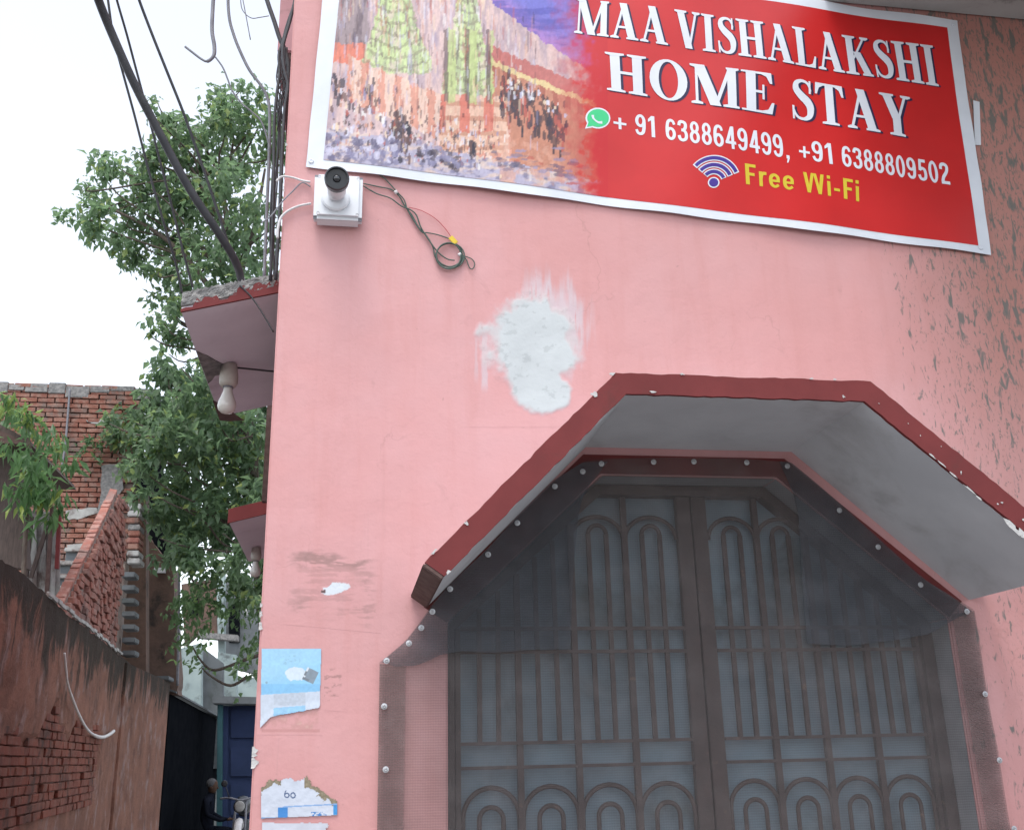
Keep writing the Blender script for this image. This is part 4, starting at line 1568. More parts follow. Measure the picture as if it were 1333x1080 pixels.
def pxs(pts, y):
    """pixels along a run; y a number or (start, end)"""
    out = []
    for i, p in enumerate(pts):
        yy = y if not isinstance(y, tuple) else y[0] + (y[1] - y[0]) * i / (len(pts) - 1)
        out.append(on_y(p[0], p[1], yy))
    return out


G1 = 'cables slung across the lane'
cable('cable', pxs([(20, -330), (74, -160), (118, -30), (128, 0), (146, 45), (176, 112), (210, 178), (246, 245), (281, 298), (301, 330), (311, 352), (315, 374)], (-.6, .18)), .0135, 'cable',
      'thickest black cable, coming down from the sky onto the broken sunshade', G1, 8)
cable('cable', pxs([(92, -330), (112, -170), (136, -30), (147, 45), (158, 88), (175, 150), (193, 220), (213, 290), (228, 340), (237, 382)], (-.3, .30)), .0042, 'cable',
      'thin cable left of the thick one, reaching the sunshade outer corner', G1)
cable('cable', pxs([(66, -330), (106, -170), (145, -30), (152, 0), (165, 45), (177, 90), (193, 150), (207, 205), (222, 262), (236, 318), (251, 374)], (-.2, .40)), .0042, 'cable',
      'thin cable that passes behind the thick one before the sunshade', G1)
cable('cable', pxs([(60, -330), (112, -180), (172, -30), (181, 0), (198, 45), (218, 95), (238, 145), (256, 195), (275, 250), (293, 305), (306, 345), (313, 372)], (-.2, .30)), .0050, 'cable',
      'thin cable right of the thick one, meeting it at the sunshade', G1)
G2 = 'loose wires at the house corner'
cable('cable', pxs([(272, -220), (284, -110), (279, -20), (277, 10), (276, 40), (279, 60), (278, 73), (270, 80), (262, 77), (250, 68), (241, 61)], .3), [.0075] * 43 + [.005] * 18, 'cable_grey',
      'grey wire ending in an upturned hook against the white sky', G2)
cable('cable', pxs([(280, 74), (290, 88), (297, 105), (302, 118), (315, 135), (328, 146), (341, 160), (352, 195)], .3), .0033, 'cable_grey',
      'thin wire running from the hook down to the corner bundle', G2)
cable('cable', pxs([(310, -240), (300, -120), (297, -20), (298, 20), (304, 45), (313, 68), (325, 92), (340, 112), (348, 128), (351, 150), (350, 210), (347, 280), (344, 360)], .35), .0060, 'cable_grey',
      'grey cable bending down beside the tree to the broken sunshade', G2)
cable('cable', pxs([(300, -220), (322, -110), (342, -20), (349, 5), (357, 28), (364, 50), (371, 66), (376, 90), (373, 130)], .16), .0085, 'cable',
      'dark cable crossing the pink balcony into the corner bundle', G2)
cable('cable', pxs([(389, -15), (383, 6), (374, 32), (368, 55), (363, 72), (364, 95), (360, 125), (357, 165), (356, 240), (352, 365)], .10), .0055, 'cable',
      'dark cable dropping from the wall edge straight to the sunshade', G2)
cable('cable', pxs([(385, -5), (378, 26), (371, 50), (368, 66), (370, 90), (375, 112), (371, 140), (368, 185), (365, 260), (359, 364)], .06), .0060, 'cable',
      'dark cable hugging the house edge all the way down', G2)
# tangle of small wires under the balcony, one bundle
tg = MB()
r_ = random.Random(5)
for k in range(9):
    pts = []
    x = r_.uniform(360, 372)
    for i in range(9):
        f = i / 8
        pts.append((360 + (x - 360) * (1 - f) + r_.uniform(-5, 5) * (1 - abs(2 * f - 1)) + f * r_.uniform(-5, 5) * .6 + 4, 62 + f * r_.uniform(85, 110)))
    tg.tube(smooth_pts(pxs(pts, .12 + .02 * k), 5), .0022, 5)
for k in range(5):
    x0 = 358 + k * 2.0
    tg.tube(smooth_pts(pxs([(x0 + r_.uniform(-2, 4), 130), (x0 + r_.uniform(-3, 3), 180), (x0 - 3 + r_.uniform(-2, 2), 235), (x0 - 6 + r_.uniform(-2, 2), 300), (x0 - 8 + r_.uniform(-3, 3), 366)], .10 + .03 * k), 6), .0030, 5)
tag(obj('wire_tangle', tg, M['cable'], smooth=True), 'tangle of thin black wires knotted below the pink balcony', 'wires')
cable('cable', pxs([(326, 52), (327, 70), (335, 78), (347, 77), (353, 75)], .3)[0:1] + pxs([(314, -10), (314, 8), (319, 18), (328, 24), (338, 23), (350, 21)], .3), .0020, 'cable_grey',
      'very thin wire with a kink near the top of the photo', G2)
# short white leads left of the junction box
cable('lead', pxs([(404, 237), (393, 235), (380, 231), (367, 230), (360, 236)], -.012), .0042, 'cable_white', 'pale lead entering the junction box near its top left', 'leads beside the junction box', cat='lead')
cable('lead', pxs([(404, 243), (393, 238), (380, 250), (368, 262), (352, 282), (340, 290)], -.012), .0026, 'cable_grey', 'thin grey lead slanting down from the box to the corner', 'leads beside the junction box', cat='lead')
cable('lead', pxs([(405, 265), (390, 268), (376, 274), (366, 283), (362, 296), (361, 310)], -.012), .0046, 'cable_white', 'thicker white lead curving round the corner below the box', 'leads beside the junction box', cat='lead')
cable('lead', pxs([(312, 372), (326, 385), (340, 405), (356, 432)], .108), .0028, 'cable', 'black wire slanting across the red edge of the broken sunshade', 'leads beside the junction box', cat='lead')

# coil of spare wire hanging right of the camera
coil = root('wire_coil', 'coil of dark green wire with a yellow tag hanging right of the security camera', 'wire coil', on_y(560, 300, 0))
WY = -.008
def lead(pts, r=.0026, mat='cable_green', name='wire', y=WY):
    return cable(name, pxs(pts, y), r, mat, parent=coil)
lead([(473, 239), (492, 243), (510, 247), (520, 256), (527, 268), (536, 280), (545, 296), (553, 304), (563, 320), (567, 335), (576, 344), (588, 348), (599, 344), (603, 334)])
lead([(473, 242), (490, 252), (508, 258), (522, 268), (534, 273), (542, 280), (548, 296), (558, 312), (570, 328), (582, 337), (592, 339)], y=WY - .004)
lead([(484, 222), (498, 230), (508, 240), (517, 250), (526, 260), (530, 272), (538, 286), (549, 302), (556, 303), (571, 306), (588, 312)], .0024, y=WY - .002)
lead([(532, 270), (548, 274), (566, 284), (580, 298), (588, 310)], .0014, 'wire_red', 'wire', WY - .001)
cx_, cy_ = 585, 332
for k, (rx, ry, dx, dy) in enumerate(((17, 15, 0, 0), (18.5, 16.5, 1, 1), (16, 17, -1, 1))):
    pts = [(cx_ + dx + rx * math.cos(2 * PI * q / 16 + k), cy_ + dy + ry * math.sin(2 * PI * q / 16 + k)) for q in range(17)]
    cable('wire', pxs(pts, WY - .003 * k), .0026, 'cable_green', parent=coil)
lead([(600, 330), (607, 338), (611, 348), (615, 350), (618, 344), (614, 337), (603, 333)], .0020)
for px, py, mt, r in ((516, 250, 'cable_white', .008), (599, 331, 'cable_white', .007)):
    mb = MB()
    p = on_y(px, py, WY - .004)
    mb.lathe(p - Vector((.006, 0, .004)), (.8, 0, .6), [(0, r * .8), (.010, r * .8)], 10)
    obj('tie', mb, M[mt], coil)
mb = MB()
p = on_y(590, 312, WY - .006)
mb.bar(p + Vector((-.010, 0, .010)), p + Vector((.010, 0, -.014)), .018, .004)
obj('yellow_tag', mb, M['yellow'], coil, bevel=.001)


# bulbs under the sunshades
def bulb(px, py, name, label, y=None, s=1.0, p=None):
    top = p
    b = root(name, label, 'bulb', top, 'bare bulbs under the sunshades')
    mb = MB()
    mb.lathe(top, (0, 0, -1), [(0, .010 * s), (.001, .023 * s), (.040 * s, .028 * s), (.060 * s, .028 * s), (.072 * s, .022 * s)], 18)
    obj('holder', mb, M['ceramic'], b, smooth=True)
    q = top - Vector((0, 0, .071 * s))
    mb = MB()
    mb.lathe(q, (0, 0, -1), [(0, .015 * s), (.006 * s, .016 * s)], 14)
    obj('collar', mb, M['cable_grey'], b, smooth=True)
    mb = MB()
    mb.lathe(q - Vector((0, 0, .005 * s)), (0, 0, -1), [(0, .013 * s), (.012 * s, .014 * s), (.030 * s, .020 * s), (.045 * s, .026 * s), (.058 * s, .028 * s), (.070 * s, .025 * s), (.079 * s, .016 * s), (.083 * s, .004 * s)], 20)
    obj('glass_bulb', mb, M['bulb'], b, smooth=True)
    return b


tp = soffit_pt(299, 474, -.001)
bulb(0, 0, 'light_bulb', 'milky bulb in a pear-shaped holder under the broken upper sunshade', p=tp, s=1.28)
cable('lead', [tp + Vector((.02, 0, -.012)), tp + Vector((.09, .03, -.006)), tp + Vector((.17, .05, -.004)), tp + Vector((.25, .05, 0))], .004, 'cable',
      'short lead from the upper bulb holder to the house wall', 'leads beside the junction box', cat='lead')
d = ray(334, 712)
t_ = (Z2_ + SL2 * (EYE.x - X2) - EYE.z) / (d.z - SL2 * d.x)
bulb(0, 0, 'light_bulb', 'small dim bulb under the lower sunshade, partly behind the house corner', p=EYE + d * t_, s=1.0)

# =================================================================== the lane on the left
LA, LB = Vector((-2.271, 3.876, 2.9)), Vector((-2.893, 11.126, 2.9))
LD = (LB - LA).normalized()
LN = Vector((LD.y, -LD.x, 0))                       # faces the lane
LN = LN if LN.x > 0 else -LN


def lane_pt(s, z, out=0.0):
    p = LA + LD * s + LN * out
    return Vector((p.x, p.y, z))


def lane_hit(px, py, out=0.0):
    """(s, z) where the pixel ray meets the lane wall face"""
    d = ray(px, py)
    t = (LA + LN * out - EYE).dot(LN) / d.dot(LN)
    p = EYE + d * t
    return (p - LA).dot(LD), p.z


lw = root('boundary_wall', 'old stained brick and plaster boundary wall along the left of the lane', 'wall', lane_pt(3, 0))
S0, S1 = -4.5, 10.9   # stretch of the wall along the lane
# top edge follows the photo: two slightly different heights with worn brick
nS, nZ = 150, 44
mb = MB()
tops = []
for i in range(nS + 1):
    s = S0 + (S1 - S0) * i / nS
    base = 2.90 + .05 * (float(fbm(np.array(s * 1.7), np.array(.3), 3)) - .5) + random.uniform(-.012, .012)
    tops.append((s, base))
for j in range(nZ + 1):
    for i in range(nS + 1):
        s, zt = tops[i]
        z = zt * j / nZ
        e = .045 * (float(fbm(np.array(s * 2.1), np.array(z * 2.4), 11)) - .5) + .02 * (float(fbm(np.array(s * 9.), np.array(z * 9.), 13)) - .5)
        # plaster lost below 1.75 m on the near stretch: the brick is set back there
        edge = 1.84 + .75 * (float(fbm(np.array(s * 1.1), np.array(1.), 17)) - .5)
        if s < 5.7 and z < edge:
            e -= .03
        mb.v.append(lane_pt(s, z, e))
W_ = nS + 1
mb.f = [[j * W_ + i, j * W_ + i + 1, (j + 1) * W_ + i + 1, (j + 1) * W_ + i] for j in range(nZ) for i in range(nS)]
n0 = len(mb.v)
for i in range(nS + 1):
    mb.v.append(lane_pt(tops[i][0], tops[i][1] - .01, -.26))
    mb.v.append(lane_pt(tops[i][0], 0, -.26))
for i in range(nS):
    a = nZ * W_ + i
    mb.f.append([a, a + 1, n0 + 2 * i + 2, n0 + 2 * i])
    mb.f.append([n0 + 2 * i, n0 + 2 * i + 2, n0 + 2 * i + 3, n0 + 2 * i + 1])
mb.f.append([j * W_ + nS for j in range(nZ + 1)] + [n0 + 2 * nS, n0 + 2 * nS + 1])
obj('plaster', mb, M['lane'], lw, recalc=False)
# exposed bricks of the lower part
BL, BH, BW = .228, .058, .03


def brick_mesh(name, l, h, w, seed, mat):
    r = random.Random(seed)
    b = bmesh.new()
    bmesh.ops.create_cube(b, size=1)
    for v in b.verts:
        v.co = Vector((v.co.x * l, v.co.y * w, v.co.z * h))
    bmesh.ops.bevel(b, geom=b.edges[:], offset=.006, segments=1, affect='EDGES')
    for v in b.verts:
        v.co += Vector((r.uniform(-.004, .004), r.uniform(-.003, .003), r.uniform(-.003, .003)))
    me = bpy.data.meshes.new(name)
    b.to_mesh(me)
    b.free()
    me.materials.append(mat)
    return me


damp = [brick_mesh('brick', BL, BH + .004, .06, k, M['brick_dark']) for k in range(7)]
rotz = math.atan2(LD.y, LD.x)
cnt = 0
for c_ in range(15):
    z = 2.06 - c_ * .070
    s = -1.3 + (.12 if c_ % 2 else 0)
    while s < 5.6:
        edge = 1.86 + .75 * (float(fbm(np.array(s * 1.1), np.array(1.), 17)) - .5) + .12 * (float(fbm(np.array(s * 5.), np.array(z * 9.), 23)) - .5)
        if z < edge and not (random.random() < .05) and z > 1.05 and cnt < 298:
            o = place('brick', random.choice(damp), lane_pt(s, z, -.026 + random.uniform(-.012, .008)), lw)
            o.rotation_euler = (random.uniform(-.02, .02), random.uniform(-.015, .015), rotz + random.uniform(-.03, .03))
            cnt += 1
        s += BL + .006 + random.uniform(-.004, .004)
# rendered coping strip and end pier of the wall
mb = MB()
a0, a1 = lane_hit(63, 781, .02), lane_hit(160, 856, .02)
for k in range(24):
    s = a0[0] + (a1[0] - a0[0]) * k / 24
    ds = (a1[0] - a0[0]) / 24
    z = 2.905 + random.uniform(-.012, .012)
    mb.prism([lane_pt(s, z, .0), lane_pt(s + ds * .96, z + random.uniform(-.01, .01), .0), lane_pt(s + ds * .96, z + .032, .0), lane_pt(s, z + .03, .0)], LN * .02)
obj('coping', mb, M['sheet'], lw)
mb = MB()
E0, E1 = lane_pt(S1 - 3.62, 0, .03), on_z(222, 884, 2.9)
mb.prism([(E0.x, E0.y, 0), (E1.x, E1.y, 0), (E1.x - .35, E1.y, 0), (E0.x - .35, E0.y, 0)], (0, 0, 2.86))
pier = obj('end_pier', mb, M['lane'], lw, bevel=.01)
mb = MB()
mb.prism([(E1.x + .05, E1.y - .5, 2.862), (E1.x + .05, E1.y + .05, 2.862), (E1.x - .4, E1.y + .05, 2.862), (E1.x - .4, E1.y - .5, 2.862)], (0, 0, .06))
obj('capstone', mb, M['greywall'], pier, bevel=.01)
# hose hanging down the wall
pts = []
for px, py in ((84, 850), (86, 872), (88, 888), (93, 905), (102, 928), (113, 948), (124, 957), (134, 959), (143, 955), (148, 951)):
    s, z = lane_hit(px, py, .05)
    pts.append(lane_pt(s, z, .05))
cable('hose', pts, [.010] * 18 + [.013] * 18 + [.019] * 19, 'hose', 'white hose end curling off the stained boundary wall', None, 8, 'hose')

# ---- tall brick wall at the back
bw = root('brick_wall', 'tall weathered red brick wall at the back of the lane with a blackened top', 'brick wall', (-4, 12.5, 0))
YB = 12.4
ztop = on_y(80, 502, YB).z
mb = MB()
mb.box((-8.5, YB, 0), (-3.27, YB + .26, ztop - .03))
obj('mortar_core', mb, M['mortar'], bw)
bm_ = [brick_mesh('brick', .235, .062, .10, 20 + k, M['brick']) for k in range(5)]
ncol = 0
z = ztop - .03
row = 0
rest = MB()
while z > ztop - 3.0:
    x = -5.5 + (.12 if row % 2 else 0)
    while x < -3.35:
        if ncol < 298 and random.random() > .02:
            o = place('brick', random.choice(bm_), (x, YB - .005 + random.uniform(-.012, .012), z), bw)
            o.rotation_euler = (random.uniform(-.03, .03), random.uniform(-.02, .02), random.uniform(-.03, .03))
            ncol += 1
        elif random.random() > .02:
            rest.box((x - .117, YB - .05, z - .031), (x + .117, YB + .01, z + .031))
        x += .25 + random.uniform(-.006, .006)
    z -= .0765
    row += 1
x0 = -8.4
while x0 < -5.75:
    zz = ztop - .03
    while zz > ztop - 3.0:
        rest.box((x0, YB - .05, zz - .031), (x0 + .235, YB + .01, zz + .031))
        zz -= .0765
    x0 += .25
ro = obj('brick_rows', rest, M['brick'], bw)
ro['kind'] = 'stuff'
# blackened cap course, lost plaster and rendered patches
mb = MB()
x = -8.4
while x < -3.3:
    ln = random.uniform(.18, .4)
    mb.box((x, YB - .065, ztop - .05 - random.uniform(0, .16)), (x + ln - .01, YB + .28, ztop + random.uniform(-.03, .03)))
    x += ln
obj('cap_course', mb, M['cement'], bw, bevel=.008)


def slab_px(name, poly, y, th, mat, parent, jitter=1.2, bevel=0.0):
    mb = MB()
    pts = []
    for i, (px, py) in enumerate(poly):
        qx, qy = poly[(i + 1) % len(poly)]
        for k in range(4):
            pts.append(on_y(px + (qx - px) * k / 4 + random.uniform(-jitter, jitter), py + (qy - py) * k / 4 + random.uniform(-jitter, jitter), y))
    mb.prism(pts, (0, th, 0))
    return obj(name, mb, M[mat], parent, bevel=bevel)


slab_px('plaster_patch', [(132, 606), (158, 602), (160, 636), (142, 664), (126, 668), (131, 640)], YB - .07, .05, 'cement', bw)
slab_px('plaster_patch', [(86, 664), (126, 660), (128, 668), (100, 676), (86, 676)], YB - .07, .05, 'sheet', bw)
slab_px('plaster_patch', [(112, 547), (128, 545), (150, 549), (146, 554), (122, 551)], YB - .065, .04, 'sheet', bw)
slab_px('plaster_patch', [(88, 708), (124, 704), (124, 728), (88, 730)], YB - .09, .06, 'sheet', bw)
pts = pxs([(91, 506), (88, 545), (85, 580), (80, 612)], YB - .13)
cable('drain_pipe', pts, .017, 'cable_grey', 'thin grey pipe standing against the tall brick wall', None, 8, 'pipe')

# ---- stair flight with its sloping brick parapet
st = root('brick_stair', 'outdoor stair with a sloping worn brick parapet below the tall brick wall', 'stair', on_y(110, 860, 8.6))
st.location.z = 0
PO = -.06
poly = [lane_hit(px, py, PO) for px, py in ((80, 800), (163, 866), (166, 655), (158, 643))]
poly[1] = (poly[1][0], 2.75)
poly[0] = (poly[0][0], 2.78)
mb = MB()
mb.prism([lane_pt(s, z, PO - .05) for s, z in poly], LN * -.09)
obj('parapet', mb, M['mortar'], st)
wb = [brick_mesh('brick', .222, .062, .09, 50 + k, M['brick_worn']) for k in range(6)]


def inside(s, z):
    n, c = len(poly), False
    for i in range(n):
        (a, b), (c2, d) = poly[i], poly[(i + 1) % n]
        if (b > z) != (d > z) and s < (c2 - a) * (z - b) / (d - b) + a:
            c = not c
    return c


zc, row, nb = 2.8, 0, 0
while zc < 6 and nb < 296:
    s = poly[0][0] - .3 + (.12 if row % 2 else 0)
    while s < poly[2][0] + .3 and nb < 296:
        if inside(s, zc) and random.random() > .03:
            o = place('brick', random.choice(wb), lane_pt(s, zc, PO - .05 + random.uniform(-.022, .022)), st)
            o.rotation_euler = (random.uniform(-.08, .08), random.uniform(-.06, .06), rotz + random.uniform(-.08, .08))
            nb += 1
        s += .236 + random.uniform(-.008, .008)
    zc += .0745
    row += 1
# sloping capping of half bricks along the upper edge
(e0, e1) = poly[0], poly[3]
for k in range(26):
    f = (k + .5) / 26
    s_, z_ = e0[0] + (e1[0] - e0[0]) * f, e0[1] + (e1[1] - e0[1]) * f
    o = place('capping', wb[k % 6], lane_pt(s_, z_ + .01, PO - .10), st)
    o.rotation_euler = (random.uniform(-.1, .1), -math.atan2(e1[1] - e0[1], e1[0] - e0[0]) + random.uniform(-.15, .15), rotz)
# treads left of the parapet
for i, (py, x0, x1) in enumerate(((779, 60, 96), (762, 62, 102), (746, 64, 107), (729, 66, 118), (712, 84, 124))):
    y = 8.6 + i * .55
    a, b = on_y(x0, py, y), on_y(x1, py, y)
    mb = MB()
    mb.box((a.x, y, a.z - .055), (b.x, y + .40, a.z))
    obj('tread', mb, M['sheet'], st, bevel=.008)
    mb = MB()
    mb.box((a.x + .01, y + .06, a.z - .30), (b.x - .01, y + .36, a.z - .056))
    obj('riser', mb, M['greywall'], st)
# rough rubble pier right of the parapet, stacked brick on brick
for k, (py, w_, mt) in enumerate(((655, 18, 'white_chip'), (664, 18, 'white_chip'), (673, 17, 'brick'), (682, 18, 'cement'), (690, 17, 'brick'), (699, 17, 'brick_worn'), (707, 16, 'brick'), (716, 17, 'sheet'),
                                  (726, 17, 'sheet'))):
    y = 11.5
    a, b = on_y(165 + random.uniform(-1, 1), py + 7.4, y), on_y(165 + w_ + random.uniform(-1, 1), py, y)
    mb = MB()
    mb.box((a.x, y, a.z), (b.x, y + .35, b.z))
    obj('pier_block', mb, M[mt], st, bevel=.012)
for k in range(7):
    y = 11.4 - k * .02
    py = 744 + k * 17
    a, b = on_y(158, py + 7, y), on_y(176, py, y)
    mb = MB()
    mb.box((a.x, y, a.z), (b.x, y + .3, b.z))
    obj('side_tread', mb, M['greywall'], st, bevel=.01)

# two white pots on the stair
for px, py, lab in ((96, 760, 'upper white pot on the stair steps beside the parapet'), (89, 777, 'lower white pot on the stair steps beside the parapet')):
    y = 8.5
    s_, z_ = lane_hit(px, py, PO - .22)
    p = lane_pt(s_, z_, PO - .22)
    mb = MB()
    mb.lathe(p, (0, 0, 1), [(0, .035), (.03, .05), (.075, .055), (.085, .048), (.10, .052), (.10, .04)], 14)
    tag(obj('pot', mb, M['white_plastic'], smooth=True), lab, 'pot', 'white pots on the stair')

# ---- brown side building right of the stair
br = root('mud_house', 'dark brown mud plastered house wall with a sloping edge right of the stair', 'house', on_y(205, 870, 10.6))
br.location.z = 0
slab_px('wall', [(180, 664), (187, 690), (203, 712), (226, 738), (232, 880), (231, 903), (212, 905), (210, 1000), (172, 1000), (170, 760), (178, 700)], 15.0, .5, 'brownwall', br, .8)
slab_px('back_wall', [(150, 640), (190, 640), (190, 960), (150, 960)], 14.2, .3, 'brownwall', br, .3)
slab_px('dark_bay', [(166, 588), (208, 600), (225, 700), (226, 745), (200, 712), (184, 690)], 15.7, .3, 'dark', br, .5)
p0, p1 = on_y(200, 738, 14.93), on_y(215, 745, 14.93)
mb = MB()
mb.box((p0.x, 14.96, p1.z), (p1.x, 14.999, p0.z))
obj('name_plate', mb, M['white_plastic'], br, bevel=.004)
pts = pxs([(233, 742), (233, 800), (231, 892)], 14.8)
cable('pole', pts, .022, 'cable_grey', 'slim grey pole at the right edge of the brown mud house', None, 8, 'pole')

# ---- wooden shed on the far left with the mast plant in front
sh = root('timber_shed', 'dark timber shed with a pale sheet side at the left photo edge', 'shed', on_y(5, 700, 6.6))
sh.location.z = 0
slab_px('roof', [(-60, 545), (-2, 551), (37, 572), (40, 579), (-60, 576)], 5.9, 1.6, 'wood', sh, .5)
slab_px('wall', [(-60, 580), (24, 580), (36, 740), (-60, 735)], 6.1, .12, 'wood', sh, .5)
slab_px('roof_beam', [(-60, 556), (0, 560), (30, 573), (30, 578), (-60, 573)], 5.8, .09, 'rawend', sh, .3)
for i in range(8):
    x0 = 30 + i * 6
    slab_px('sheet_panel', [(x0, 664), (x0 + 5.6, 666), (x0 + 5.6, 765 + i * 2), (x0, 762 + i * 2)], 7.4 + (i % 2) * .02, .02, 'sheet', sh, .2)
for k, (xa, ya, xb, yb, mt) in enumerate(((68, 660, 61, 772, 'rawend'), (78, 662, 74, 740, 'red'), (41, 672, 34, 750, 'wood'), (60, 690, 40, 752, 'wood'))):
    mb = MB()
    mb.bar(on_y(xa, ya, 7.3), on_y(xb, yb, 7.3), .035, .035)
    obj('post', mb, M[mt], sh)


# ---- leaves
def leaf_cloud(clumps, n_per, size, seed, pal, droop=.3, long_=1.9, flat=1.0):
    """clumps: list of (centre, radius); returns MB and colours"""
    r = np.random.default_rng(seed)
    V, F, C = [], [], []
    for (c, rad) in clumps:
        n = int(n_per * rad * rad)
        tw = r.normal(0, .12)
        subs = [np.array(c) + r.normal(0, .55, 3) * rad for _ in range(max(4, int(9 * rad * rad) + 4))]
        for _ in range(n):
            s = subs[r.integers(len(subs))]
            p = s + r.normal(0, .21, 3) * rad * np.array((1, 1, .8)) + r.normal(0, .03, 3)
            dirv = r.normal(0, 1, 3)
            dirv[2] -= droop * 2
            dirv /= np.linalg.norm(dirv)
            up = r.normal(0, .55, 3) + np.array((0, -.15, 1))
            side = np.cross(dirv, up)
            side /= max(np.linalg.norm(side), 1e-6)
            nn = np.cross(side, dirv)
            L_ = size * r.uniform(.65, 1.25)
            w_ = L_ / long_ / 2
            o = len(V)
            fold = nn * w_ * .45
            V += [p, p + dirv * L_ * .45 + side * w_ + fold, p + dirv * L_ - nn * L_ * .12, p + dirv * L_ * .45 - side * w_ + fold, p + dirv * L_ * .5]
            F += [(o, o + 4, o + 1), (o + 4, o + 2, o + 1), (o, o + 3, o + 4), (o + 4, o + 3, o + 2)]
            q = r.random()
            col = np.array(pal[0]) * (1 - q) + np.array(pal[1]) * q
            if r.random() < pal[3]:
                col = np.array(pal[2])
            col = col * (1 + tw)
            C += [(*col, 1)] * 5
    mb = MB()
    mb.v = [Vector(v) for v in V]
    mb.f = [list(f) for f in F]
    return mb, np.array(C)


def px_clump(lst, depth_y, seed, spread=.8):
    r = random.Random(seed)
    out = []
    for px, py, rad in lst:
        y = depth_y + r.uniform(-spread, spread)
        p = on_y(px, py, y)
        q = on_y(px + rad, py, y)
        out.append((p, (q - p).length))
    return out


tree = root('tree', 'large leafy tree rising behind the pink house corner over the lane', 'tree', (-1.0, 11.8, 0))
UP = [(112, 262, 34), (150, 250, 44), (172, 222, 46), (205, 205, 44), (222, 165, 34), (215, 142, 24), (255, 205, 52), (290, 178, 52), (325, 160, 48), (345, 140, 34), (345, 200, 52),
      (225, 262, 56), (270, 262, 58), (320, 262, 58), (350, 290, 48), (165, 290, 40), (128, 292, 28), (195, 318, 42), (240, 325, 48), (290, 322, 54), (340, 345, 48),
      (215, 352, 30), (245, 362, 36), (225, 402, 30), (232, 430, 28), (216, 440, 20), (240, 462, 26), (300, 130, 26), (100, 240, 18), (95, 278, 14)]
UP = [(x + max(0, (200 - x) * .22), y + 9, r) for x, y, r in UP]
LOW = [(196, 532, 34), (225, 512, 36), (262, 506, 44), (300, 520, 48), (335, 540, 44), (180, 566, 30), (215, 566, 44), (258, 560, 52), (302, 574, 52), (335, 600, 46),
       (165, 596, 22), (196, 606, 38), (240, 612, 50), (285, 628, 54), (325, 655, 46), (232, 660, 38), (268, 680, 46), (312, 708, 44), (246, 712, 34), (262, 738, 32), (300, 742, 34), (330, 745, 34),
       (225, 640, 26)]
HANG = [(244, 756, 22), (254, 782, 22), (238, 792, 16), (316, 786, 24), (334, 745, 24), (300, 806, 18), (336, 850, 18), (326, 880, 12), (250, 826, 18), (240, 862, 12), (332, 772, 24), (318, 762, 22), (290, 756, 24), (272, 762, 22), (335, 715, 26), (334, 820, 16), (330, 880, 14), (256, 770, 20), (250, 790, 22), (242, 812, 20), (262, 812, 18), (248, 836, 16), (262, 850, 14), (322, 806, 20), (326, 850, 18), (312, 870, 14), (300, 780, 20), (234, 830, 10), (278, 770, 20)]
pal1 = ((.075, .13, .075), (.135, .20, .11), (.26, .32, .09), .09)  # greens lightened to stand in for a milky veil over the tree
cl, cc_ = leaf_cloud(px_clump(UP, 12.0, 1), 1250, .15, 3, pal1)
obj('crown', cl, M['leaf'], tree, cols=cc_, recalc=False)['kind'] = 'stuff'
cl, cc_ = leaf_cloud(px_clump(LOW, 11.6, 2), 1500, .15, 4, pal1)
obj('crown', cl, M['leaf'], tree, cols=cc_, recalc=False)['kind'] = 'stuff'
cl, cc_ = leaf_cloud(px_clump([(x, y, r * 1.05) for x, y, r in LOW if x > 200 and y < 730], 13.4, 6), 900, .16, 14, ((.05, .095, .055), (.09, .145, .08), (.2, .26, .08), .03))
obj('crown', cl, M['leaf'], tree, cols=cc_, recalc=False)['kind'] = 'stuff'
cl, cc_ = leaf_cloud(px_clump(HANG, 11.2, 3, .4), 900, .11, 5, ((.045, .095, .035), (.075, .14, .05), (.14, .22, .05), .06), .6)
obj('hanging_spray', cl, M['leaf'], tree, cols=cc_, recalc=False)['kind'] = 'stuff'
mb = MB()
tk = [on_y(352, 1000, 12.2), on_y(350, 850, 12.2), on_y(338, 720, 12.1), on_y(325, 600, 12.0), on_y(315, 480, 12.0), on_y(305, 360, 12.0), on_y(290, 250, 12.0)]
tk[0].z = 0
mb.tube(smooth_pts(tk, 5), [.17 - .0045 * i for i in range(31)], 9)
obj('trunk', mb, M['trunk'], tree, smooth=True)
for k_, (px, py, rad) in enumerate(UP + LOW):
    a = min(tk, key=lambda q: (q - on_y(px, py + rad * 1.4, 12.0)).length)
    b = on_y(px, py, 12.0 - .3 + random.uniform(-.5, .4))
    P = smooth_pts([a, a.lerp(b, .45) + Vector((random.uniform(-.2, .2), 0, random.uniform(-.1, .25))), b, b + (b - a).normalized() * .25 + Vector((random.uniform(-.2, .2), 0, .1))], 4)
    mb = MB()
    mb.tube(P, [.022 * (1 - .85 * i / len(P)) + .002 for i in range(len(P))], 5)
    obj('branch', mb, M['trunk'], tree, smooth=True)
